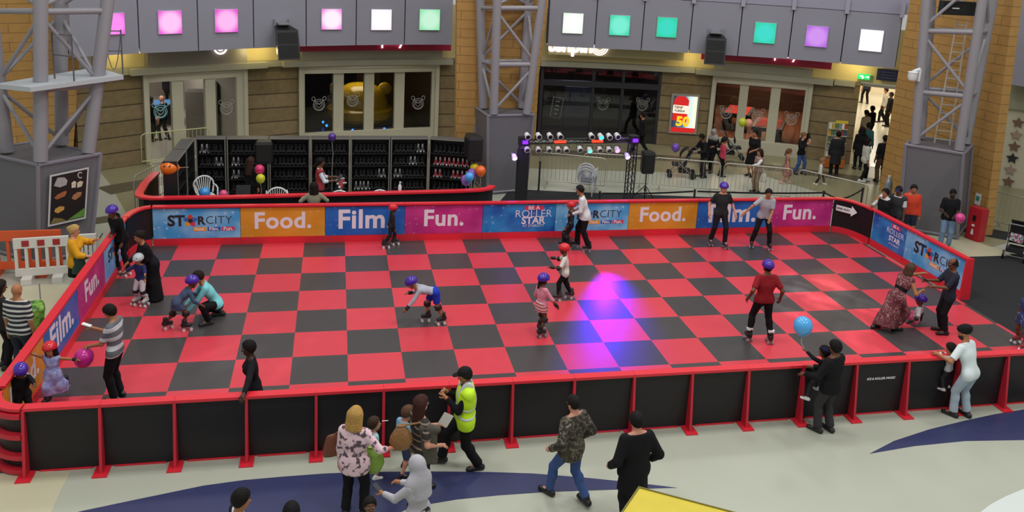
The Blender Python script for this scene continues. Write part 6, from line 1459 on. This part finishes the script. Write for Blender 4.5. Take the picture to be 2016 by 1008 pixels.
def tapes(root, W, J, pr, T, nf, Hd, s):
    for z0_, z1_ in ((.06, .1), (.2, .24)):
        f = nf(.014)
        for n_ in ('waist', 'chest', 'hip'): f.add(pr[n_], .052, .05)
        f.cut(W(0, 0, z1_), nv(*(W(0, 0, 1)-W(0, 0, 0)))); f.cut(W(0, 0, z0_), -nv(*(W(0, 0, 1)-W(0, 0, 0)))); skin_mesh('reflective_tape', f, mRefl, root)
    ex = unit(W(1, 0, 0)-W(0, 0, 0)); ez = unit(W(0, 0, 1)-W(0, 0, 0))
    for sg in (-1, 1):
        f = nf(.014)
        for n_ in ('waist', 'chest', 'shoulder', 'trap'): f.add(pr[n_], .05, .05)
        f.cut(W(.115, 0, 0) if sg > 0 else W(-.065, 0, 0), ex); f.cut(W(.065, 0, 0) if sg > 0 else W(-.115, 0, 0), -ex); f.cut(W(0, 0, .22), -ez)
        skin_mesh('reflective_tape', f, mRefl, root)
P('security man in a yellow hi-vis vest and black cap walking left', 912, 918, 1.72, 272, 'tan', ('short', '#191411'), (BK, 2), (BK, 'trousers', dict(wide=.02)), shoes='#1b1a1c', nod=16, feet=((-.1, -.22), (.1, .32, .03)), hands=((-.06, .3, 1.18), (.1, .28, 1.2)), elbow=((-.6, -1, -.7), (.6, -1, -.7)), bw=1.12, curl=.9, extra=dict(cap='#1a1a1d', vest=mHiVis, vhem=-.16, vg=.042, fn=tapes))
P('man in a camouflage jacket and blue jeans walking away', 1118, 985, 1.74, 330, 'fair', ('buzz', '#1a1614'), (mCamo, 2, dict(tail=.14, g=.024, flare=.18)), (mJean, 'trousers'), shoes='#18171a', nod=14, feet=((-.12, .26), (.12, -.24, .03)), hands=((-.3, .12, .88), (.3, .1, .86)), bw=1.08)
P('man in a long black coat seen from behind at the yellow canopy', 0, 0, 1.76, 350, 'fair', ('short', '#15110f'), (BK, 2, dict(tail=.3, g=.026, flare=.22)), (BK, 'trousers', dict(wide=.015)), pos=HT(1259, 803, 1.78), nod=22, bw=1.16, feet=((-.12, -.15), (.12, .15)), hands=((-.3, .12, .9), (.32, .1, .9)))
r_, J7, W7, H7 = P('man in black carrying a child with a blue balloon at the front rail', 1622, 850, 1.7, 335, 'brown', ('short', '#141010'), (BK, 2, dict(g=.024, tail=.1)), ('#38363a', 'trousers', dict(wide=.015)), shoes='#19181b', nod=6, feet=((-.1, .06), (.1, -.04)), hands=((-.3, .3, 1.0), (.0, .36, 1.02)), bw=1.1)
pc = J7['wL']; q = at(1624, 742, unp(1622, 850).y+.14)
r_, J8, W8, H8 = P('child in black striped jacket and cap held up and holding a blue balloon', 0, 0, 1.0, 322, 'brown', ('short', '#120e0d'), ('#1b1a1f', 2), ('#2f2d31', 'trousers'), child=True, shoes='#d8d6d6', pos=Vector((q.x-.05, q.y+.02, 0)), z0=q.z-.34, pelz=.36, feet=((-.2, .12, -.06), (.14, .1, .0)), hands=(at(1588, 692, q.y+.1), None), nod=0, extra=dict(cap='#23264a', back=True), knee=((-.3, 1, 0), (.3, 1, 0)))
for k in range(3):
    MB().path([W8(-.2, -.13, .12+.035*k), W8(0, -.165, .14+.035*k), W8(.2, -.13, .16+.035*k)], .007, 5).build('stripe', mWhiteT, None); st = COL.objects[-1]; st.parent = r_; st.matrix_parent_inverse = (Matrix.Translation(r_.location) @ Matrix.Rotation(r_.rotation_euler.z, 4, 'Z')).inverted()
r_, J9, W9, H9 = P('man in a black turban, white T-shirt and light jeans leaning on the front rail', 1888, 820, 1.74, 338, 'tan', ('turban', '#17161a'), (mWFine, .8, dict(hem=-.12)), (mJeanL, 'trousers', dict(wide=.015)), shoes='#1d1c1e', lean=20, nod=12, turn=-16, pel=(0, -.06), beard='#1a1512', hands=(unp(1848, 698, 1.08), unp(1885, 697, 1.08)), feet=((-.1, .06), (.12, -.06)))
q = at(1872, 735, unp(1888, 820).y+.25)
P('toddler with pale sleeves held against the rail by the man in the turban', 0, 0, .85, 330, 'tan', ('short', '#1b1412'), ('#c3c1c6', 2), ('#2d2c33', 'trousers'), child=True, shoes='#c9c6c4', pos=Vector((q.x-.06, q.y, 0)), z0=q.z-.3, hands=((-.06, .16, .66), (.1, .16, .6)))
P('man with short black hair and white collar at the bottom edge', 0, 0, 1.75, 72, 'tan', ('short', '#14100e'), ('#c9d4e2', 2), (BK, 'trousers'), pos=HT(470, 952, 1.78), extra=dict(vest='#1c1d2c', vg=.022), nod=10)
P('person with black hair barely rising over the bottom edge', 0, 0, 1.66, 5, 'brown', ('short', '#121012'), ('#2a2a32', 2), (BK, 'trousers'), pos=HT(573, 980, 1.7), nod=5)
P('small child with white collar looking up at the bottom edge', 0, 0, 1.05, 175, 'brown', ('short', '#16110f'), ('#d6d2cc', 2), (BK, 'trousers'), child=True, pos=HT(729, 976, 1.08), nod=-12)
# --- left of the rink
P('bald man in a navy and white striped T-shirt seen from behind', 0, 0, 1.74, 18, 'tan', ('bald', '#000000'), (mNavyW, .9, dict(hem=-.12)), ('#2a2f3b', 'trousers', dict(wide=.015)), pos=HT(30, 553, 1.75), nod=8, bw=1.1, shoes='#2a2a2c', facef=False)
P('dark haired person half cut off at the left edge beside the bald man', 0, 0, 1.68, 60, 'brown', ('long', '#1f1613', .15), ('#2a2426', 2), (BK, 'trousers'), pos=HT(-4, 545, 1.7), fem=True)
r_, J10, W10, H10 = P('blonde woman in a yellow top and black skirt holding up a phone', 0, 0, 1.64, 88, 'fair', ('bun', '#b9935c'), ('#d99b22', 1.55, dict(hem=-.1, tail=.06, g=.03, flare=.2)), (BK, 'skirt', dict(z=.52, r=.2)), pos=HT(143, 436, 1.68), fem=True, nod=8, hands=((-.1, .4, 1.24), (.2, .36, .98)), bw=1.05, shoes='#5a4030')
# --- spectators at the right barrier
P('young man in black body warmer with white sleeves biting a snack', 0, 0, 1.62, 255, 'tan', ('short', '#141010'), ('#d4d4d6', 2), ('#23232a', 'trousers'), pos=HT(1746, 367, 1.65), extra=dict(vest='#1d1d20'), hands=((.02, .2, 1.36), (.16, .3, 1.1)), nod=6, h=.02)
P('man in grey jacket and navy cap leaning over the right barrier', 0, 0, 1.72, 240, 'brown', ('short', '#141010'), ('#cfccd0', .8), ('#3a3a40', 'trousers'), pos=HT(1775, 360, 1.74), extra=dict(cap='#2c2c48', vest='#3a383d', vg=.03), nod=20, lean=6, h=.02)
P('person in a bright orange hoodie at the right barrier', 0, 0, 1.7, 205, 'tan', ('short', '#1a1412'), ('#d2452f', 2, dict(hood=1, g=.024)), ('#24283c', 'shorts'), pos=HT(1801, 359, 1.72), h=.02, bw=1.08)
r_, J11, W11, H11 = P('man in black T-shirt and blue jeans standing before the right plinth', 1858, 486, 1.74, 210, 'dark', ('buzz', '#120e0d'), (BK, .8, dict(hem=-.1)), (mJeanM, 'trousers', dict(wide=.01)), shoes='#cfcac6', hands=((-.08, .3, 1.0), (.14, .28, 1.02)), nod=14, h=.02)
# --- in the booth
r_, J12, W12, H12 = P('attendant in a red vest with blue and white sleeves behind the counter', 0, 0, 1.72, 88, 'brown', ('short', '#141010'), ('#d5dbe8', 1.4), (BK, 'trousers'), pos=HT(630, 306, 1.74), extra=dict(vest='#a03a3c'), hands=((-.1, .36, 1.1), (.14, .36, 1.06)), h=.02)
P('woman in a beige jacket with black hair standing at the counter', 0, 0, zat(at(618, 380, 2.38).x, 2.38, 357)/1.01, 355, 'brown', ('bob', '#17110f', .16), ('#8d8a76', 2, dict(tail=.12, g=.02)), (BK, 'trousers'), pos=Vector((at(618, 380, 2.38).x, 2.38, 0)), fem=True, h=.02, hands=((-.24, .22, 1.04), (.24, .22, 1.04)))
P('person with very long brown hair in the booth under the left speaker', 0, 0, 1.64, 40, 'tan', ('long', '#3b241c', .4), (BK, 2), (BK, 'trousers'), pos=HT(493, 305, 1.66), fem=True, h=.022)
# --- mall behind
B = dict(h=.024)
P('person in black walking past the dark glass doors', 1260, 302, 1.7, 305, 'tan', ('short', '#17110f'), (BK, 2, dict(tail=.1)), (BK, 'trousers'), feet=((-.1, .28), (.1, -.26, .02)), **B)
P('woman in a grey headscarf and black jacket beside the pushchair', 1398, 338, 1.6, 238, 'tan', ('hijab', '#8f8b89'), (BK, 2, dict(tail=.12)), (BK, 'trousers'), fem=True, feet=((-.12, .12), (.1, -.12)), hands=((-.2, .25, 1.0), None), **B)
P('person in black jacket bending at the pushchair before the poster', 1384, 349, 1.62, 262, 'brown', ('short', '#14100f'), (BK, 2, dict(tail=.08, g=.025)), ('#3a3638', 'trousers'), lean=18, nod=25, hands=((-.2, .45, .95), (.2, .45, .95)), **B)
P('girl in a pink jacket and black leggings behind the steel fences', 1418, 347, 1.42, 95, 'tan', ('pony', '#1a1210'), ('#c2425c', 2), (BK, 'trousers'), fem=True, shoes='#1b1a1c', **B)
P('woman in a black dress under the yellow and peach balloons', 1478, 347, 1.72, 250, 'tan', ('bun', '#17110f'), None, None, fem=True, dress=(BK, .9, .45, .28), hands=((-.22, .3, 1.0), (.2, .1, .85)), bw=1.15, **B)
r_, J13, W13, H13 = P('woman in a fawn body warmer with white sleeves and white handbag', 0, 0, 1.5, 262, 'tan', ('long', '#2b1b17', .12), ('#d9d7d8', 2), ('#8a7660', 'trousers'), fem=True, pos=HT(1498, 292, 1.5), extra=dict(vest='#8b7168'), hands=((-.2, .42, .98), None), **B)
P('girl in a dusty pink dress walking in the mall', 1545, 361, 1.3, 110, 'fair', ('pony', '#6b452c'), None, None, child=True, dress=('#9a6a62', .4, .3, .2), shoes='#c3a895', feet=((-.08, .14), (.08, -.14)), **B)
P('person in a black hoodie and jeans with a hand at the mouth', 1572, 343, 1.58, 150, 'fair', ('bun', '#7a5434'), (BK, 2, dict(hood=1, g=.022)), (mJean, 'trousers'), fem=True, hands=((-.04, .22, 1.34), (.12, .24, 1.18)), feet=((-.12, .1), (.12, -.1)), **B)
P('toddler in a white top walking behind the fence', 1612, 363, .98, 120, 'fair', ('crop', '#8a6a48'), ('#d4d6d8', 2), ('#2a2a2f', 'trousers'), child=True, shoes='#dcdad8', feet=((-.08, .16), (.08, -.14)), **B)
P('man in a long dark coat beside the leaflet rack', 1640, 348, 1.72, 20, 'tan', ('short', '#17120f'), ('#232427', 2, dict(tail=.4, g=.024, flare=.2)), (BK, 'trousers'), **B)
P('woman in a loose white top and black trousers by the corridor', 1697, 357, 1.62, 105, 'tan', ('bob', '#15100e', .12), ('#c9c8be', 1.6, dict(hem=-.14, g=.03)), (BK, 'trousers'), fem=True, shoes='#dcdad6', feet=((-.1, .14), (.1, -.1)), **B)
P('man in a black T-shirt and brown trousers by the right pillar', 1731, 358, 1.74, 10, 'brown', ('short', '#120f0e'), (BK, 1), ('#5a4630', 'trousers', dict(wide=.02)), bw=1.1, **B)
P('person in a teal jacket at the corridor mouth', 0, 0, 1.68, 60, 'brown', ('short', '#120f0e'), ('#2f5f62', 2, dict(g=.024)), (BK, 'trousers'), pos=HT(1712, 238, 1.7), **B)
P('person in a black coat beside the stone pier at the corridor mouth', 0, 0, 1.66, 20, 'brown', ('long', '#120f0e', .15), (BK, 2, dict(tail=.3, g=.026, flare=.22)), (BK, 'trousers'), pos=HT(1700, 246, 1.7), fem=True, **B)
P('person in a cream shirt seen from behind inside the corridor', 0, 0, 1.66, 350, 'tan', ('short', '#2a1e16'), ('#cfc4ae', .9), (BK, 'trousers'), pos=HT(1708, 214, 1.68), **B)
P('person in black just behind the cream shirt in the corridor', 0, 0, 1.72, 340, 'brown', ('short', '#100d0c'), (BK, 2), (BK, 'trousers'), pos=HT(1720, 205, 1.75), **B)
P('person in dark blue T-shirt walking away under the exit sign', 1702, 204, 1.74, 5, 'tan', ('short', '#191411'), ('#2a3140', .9), (BK, 'trousers'), feet=((-.1, .15), (.1, -.1)), **B)
P('young man in a pale hooded jacket walking left in the corridor', 1736, 241, 1.76, 290, 'tan', ('short', '#191411'), ('#b9b5ac', 2, dict(hood=1)), (BK, 'trousers'), feet=((-.1, .18), (.1, -.14)), **B)
P('person in black behind the young man in a pale hooded jacket', 0, 0, 1.7, 280, 'brown', ('short', '#120f0e'), (BK, 2, dict(tail=.2)), (BK, 'trousers'), pos=HT(1757, 178, 1.74), **B)
P('bald man in dark shirt behind the left pane of the left shop doors', 323, 276, 1.7, 290, 'fair', ('bald', '#000000'), ('#1f2a36', .9), (BK, 'trousers'), feet=((-.1, .1), (.1, -.12)), nod=12, **B)
P('person in black standing left of the bald man in the shop', 299, 278, 1.66, 100, 'brown', ('short', '#17120f'), (BK, 2), (BK, 'trousers'), **B)
P('person in dark clothes further inside the left shop doors', 332, 214, 1.72, 20, 'tan', ('short', '#17120f'), ('#262128', 2), ('#221f26', 'trousers'), **B)
P('person playing at the games table inside the left shop doors', 371, 196, 1.72, 45, 'tan', ('short', '#17120f'), ('#2c2a33', 2), ('#1d1b22', 'trousers'), feet=((-.18, -.1), (.18, .15)), lean=14, **B)
# ------------------------------------------------------------------ things people hold
def phone(p, rz, label, tilt=.7, col=BK):
    t = thing('phone', p, rz, label, 'phone'); MB().box((0, 0, 0), (.075, .15, .01), M=Matrix.Rotation(tilt, 3, 'X')).build('case', mat('phone_'+col.strip('#'), col, .3), t); MB().box(Matrix.Rotation(tilt, 3, 'X') @ Vector((0, 0, .0065)), (.066, .135, .003), M=Matrix.Rotation(tilt, 3, 'X')).build('screen', mat('phone_screen_'+col.strip('#'), '#e4e8ee' if col != BK else '#2f343c', .2), t); return t
p = J1['hR']; phone(p+Vector((-.06, 0, .05)), 1.4, 'white phone held by the man in the striped T-shirt', .3, '#e6e6ea')
p = J1['hL']; t = balloon(p+Vector((-.03, -.04, -.16)), .15, '#c4268f', 'magenta foil balloon hanging from the hand of the man in stripes', [(0, 0, .1), (0, 0, .2)], (.25, .3, 0), 1.35, .18)
p = J3['hR']; phone(p+Vector((-.02, 0, .03)), 1.2, 'dark phone held by the man in navy at the open end', .5)
p = J6['hL']; phone(p+Vector((-.03, .03, .03)), .8, 'dark phone held by the woman in the pale grey headscarf', .5)
p = J10['hL']; phone(p+Vector((.05, 0, .05)), -1.4, 'black phone raised by the blonde woman in yellow', 1.0)
p = J11['hL']; balloon(p+Vector((.16, -.05, .0)), .13, '#d8428c', 'hot pink balloon beside the man in black T-shirt and jeans', None)
p = J8['hL']; b = at(1581, 641, p.y); balloon(b, .155, '#4fa6e8', 'sky blue balloon held up by the child in the cap', [(0, 0, -.19), (.01, 0, -.3), tuple(p-b)], group=None)
def handbag(p, w, d, h, col, label, strap, name='handbag', rz=0., taper=.7):
    t = thing(name, p, rz, label, 'bag'); m = fabric(col) if not isinstance(col, str) else LEATHER(col); a, b = w/2, w/2*taper
    mb = MB(); lv = [(-h/2, a*.9, d*.42), (-h*.38, a, d*.5), (0, (a+b)/2, d*.42), (h*.35, b, d*.25), (h/2, b*.92, d*.12)]
    vs = []
    for z, x, y in lv: vs += [(x*sx*k1, y*sy*k2, z) for sx, sy, k1, k2 in ((-1, -1, .8, 1), (1, -1, .8, 1), (1, -1, 1, .6), (1, 1, 1, .6), (1, 1, .8, 1), (-1, 1, .8, 1), (-1, 1, 1, .6), (-1, -1, 1, .6))]
    mb.add(vs, [(i*8+q, i*8+(q+1) % 8, i*8+8+(q+1) % 8, i*8+8+q) for i in range(4) for q in range(8)]+[tuple(range(8)), tuple(range(32, 40))]); o = mb.build('bag_body', m, t, smooth=True); sb = o.modifiers.new('soft', 'SUBSURF'); sb.levels = sb.render_levels = 1
    if strap: MB().path([Vector(s_) for s_ in strap], .011, 6).build('strap', m, t)
    return t
def loc(p, q): return tuple(Vector(q)-Vector(p))
p = at(660, 874, J4['wL'].y); handbag(p, .36, .14, .32, '#6b3a26', 'brown leather handbag on the shoulder of the woman in floral blouse', [(-.1, 0, .1), loc(p, W4(-.2, .05, .42)), loc(p, W4(-.15, 0, .56)), loc(p, W4(-.2, -.08, .42)), (.1, 0, .1)], rz=.3)
def soft_bag(p, r, h, col, label, strap, name, fl=.6, rz=0.):
    t = thing(name, p, rz, label, 'bag'); o = MB().lathe((0, 0, 0), [(r*.3, -h*.5), (r*.75, -h*.46), (r, -h*.2), (r*.92, h*.05), (r*.55, h*.33), (r*.32, h*.43), (r*.42, h*.5)], 16).build('bag_body', mat('soft_bag_'+col.strip('#'), col, .4, bump=.8, bscale=16), t, smooth=True); o.scale = (1, fl, 1)
    MB().path([Vector(s_) for s_ in strap], .011, 6).build('strap', LEATHER(col), t); return t
p = at(732, 902, J4['hR'].y+.02); soft_bag(p, .17, .38, '#7c9f3a', 'green carrier bag hanging from the arm of the woman in floral blouse', [(-.04, 0, .17), loc(p, J4['wR']), (.04, 0, .17)], 'carrier_bag', .8)
p = at(790, 860, J5['hR'].y-.02); soft_bag(p, .165, .36, '#8a6238', 'tan shoulder bag of the woman with auburn hair and glasses', [(-.06, 0, .17), loc(p, W5(.17, .03, .5)), loc(p, W5(.15, -.05, .5)), (.06, 0, .17)], 'shoulder_bag', .6)
# cardigan over the arm, papers
q = at(846, 866, J5['wR'].y-.04); f = Field(nv(-.3, -.3, -.45), nv(.3, .3, .35), .016)
f.add(('c', 'cap', nv(-.1, 0, .18), nv(.1, 0, .16), .05, .05, None), 0, 0); f.add(('c', 'cap', nv(-.02, .0, .12), nv(.02, .0, -.36), .12, .1, (nv(0, 0, 0), np.eye(3), (1, .4, 1))), 0, .04); f.cut(nv(0, 0, -.36), nv(0, 0, -1))
t = thing('cardigan', q, -.1, 'grey green cardigan draped over the arm of the woman with glasses', 'cardigan'); skin_mesh('knit', f, cloth('#55524a'), t)
pp_ = J5['hL']; o = MB().box((0, 0, 0), (.15, .005, .2), M=Matrix.Rotation(.5, 3, 'Y')).build('leaflet', mat('paper_white', '#d9d7d2', .7)); o.location = pp_+Vector((.06, -.02, .08)); tag(o, 'white folded paper in the hand of the woman with glasses', 'leaflet')
p = at(1501, 350, J13['hR'].y-.1); handbag(p, .34, .12, .3, '#d5d2ca', 'white handbag of the woman in the fawn body warmer', [(-.08, 0, .08), (0, 0, .34), (.08, 0, .08)])
p = at(156, 522, J10['hR'].y); handbag(p, .3, .14, .4, '#1f3a30', 'dark green bag hanging beside the blonde woman in yellow', [(-.06, 0, .1), loc(p, J10['wR']), (.06, 0, .1)], 'carrier_bag')
o = MB().tube((0, 0, 0), (.09, .02, -.01), .006, n=6).build('lolly_stick', mWhiteT); q = at(752, 829, unp(735, 937).y+.08); o.location = q; tag(o, 'white lolly stick in the mouth of the boy in the pale blue polo', 'lollipop')
for k in range(2):
    o = bpy.data.objects.new('roller_skate', skR if k else skP); COL.objects.link(o); o.location = J12['hL' if k == 0 else 'hR']+Vector((.06, -.05, -.16)); o.rotation_euler = (.6, .3+.5*k, .8); tag(o, ['pale tongued roller skate carried in the left hand of the booth attendant', 'red roller skate carried by the booth attendant'][k], 'roller skate')
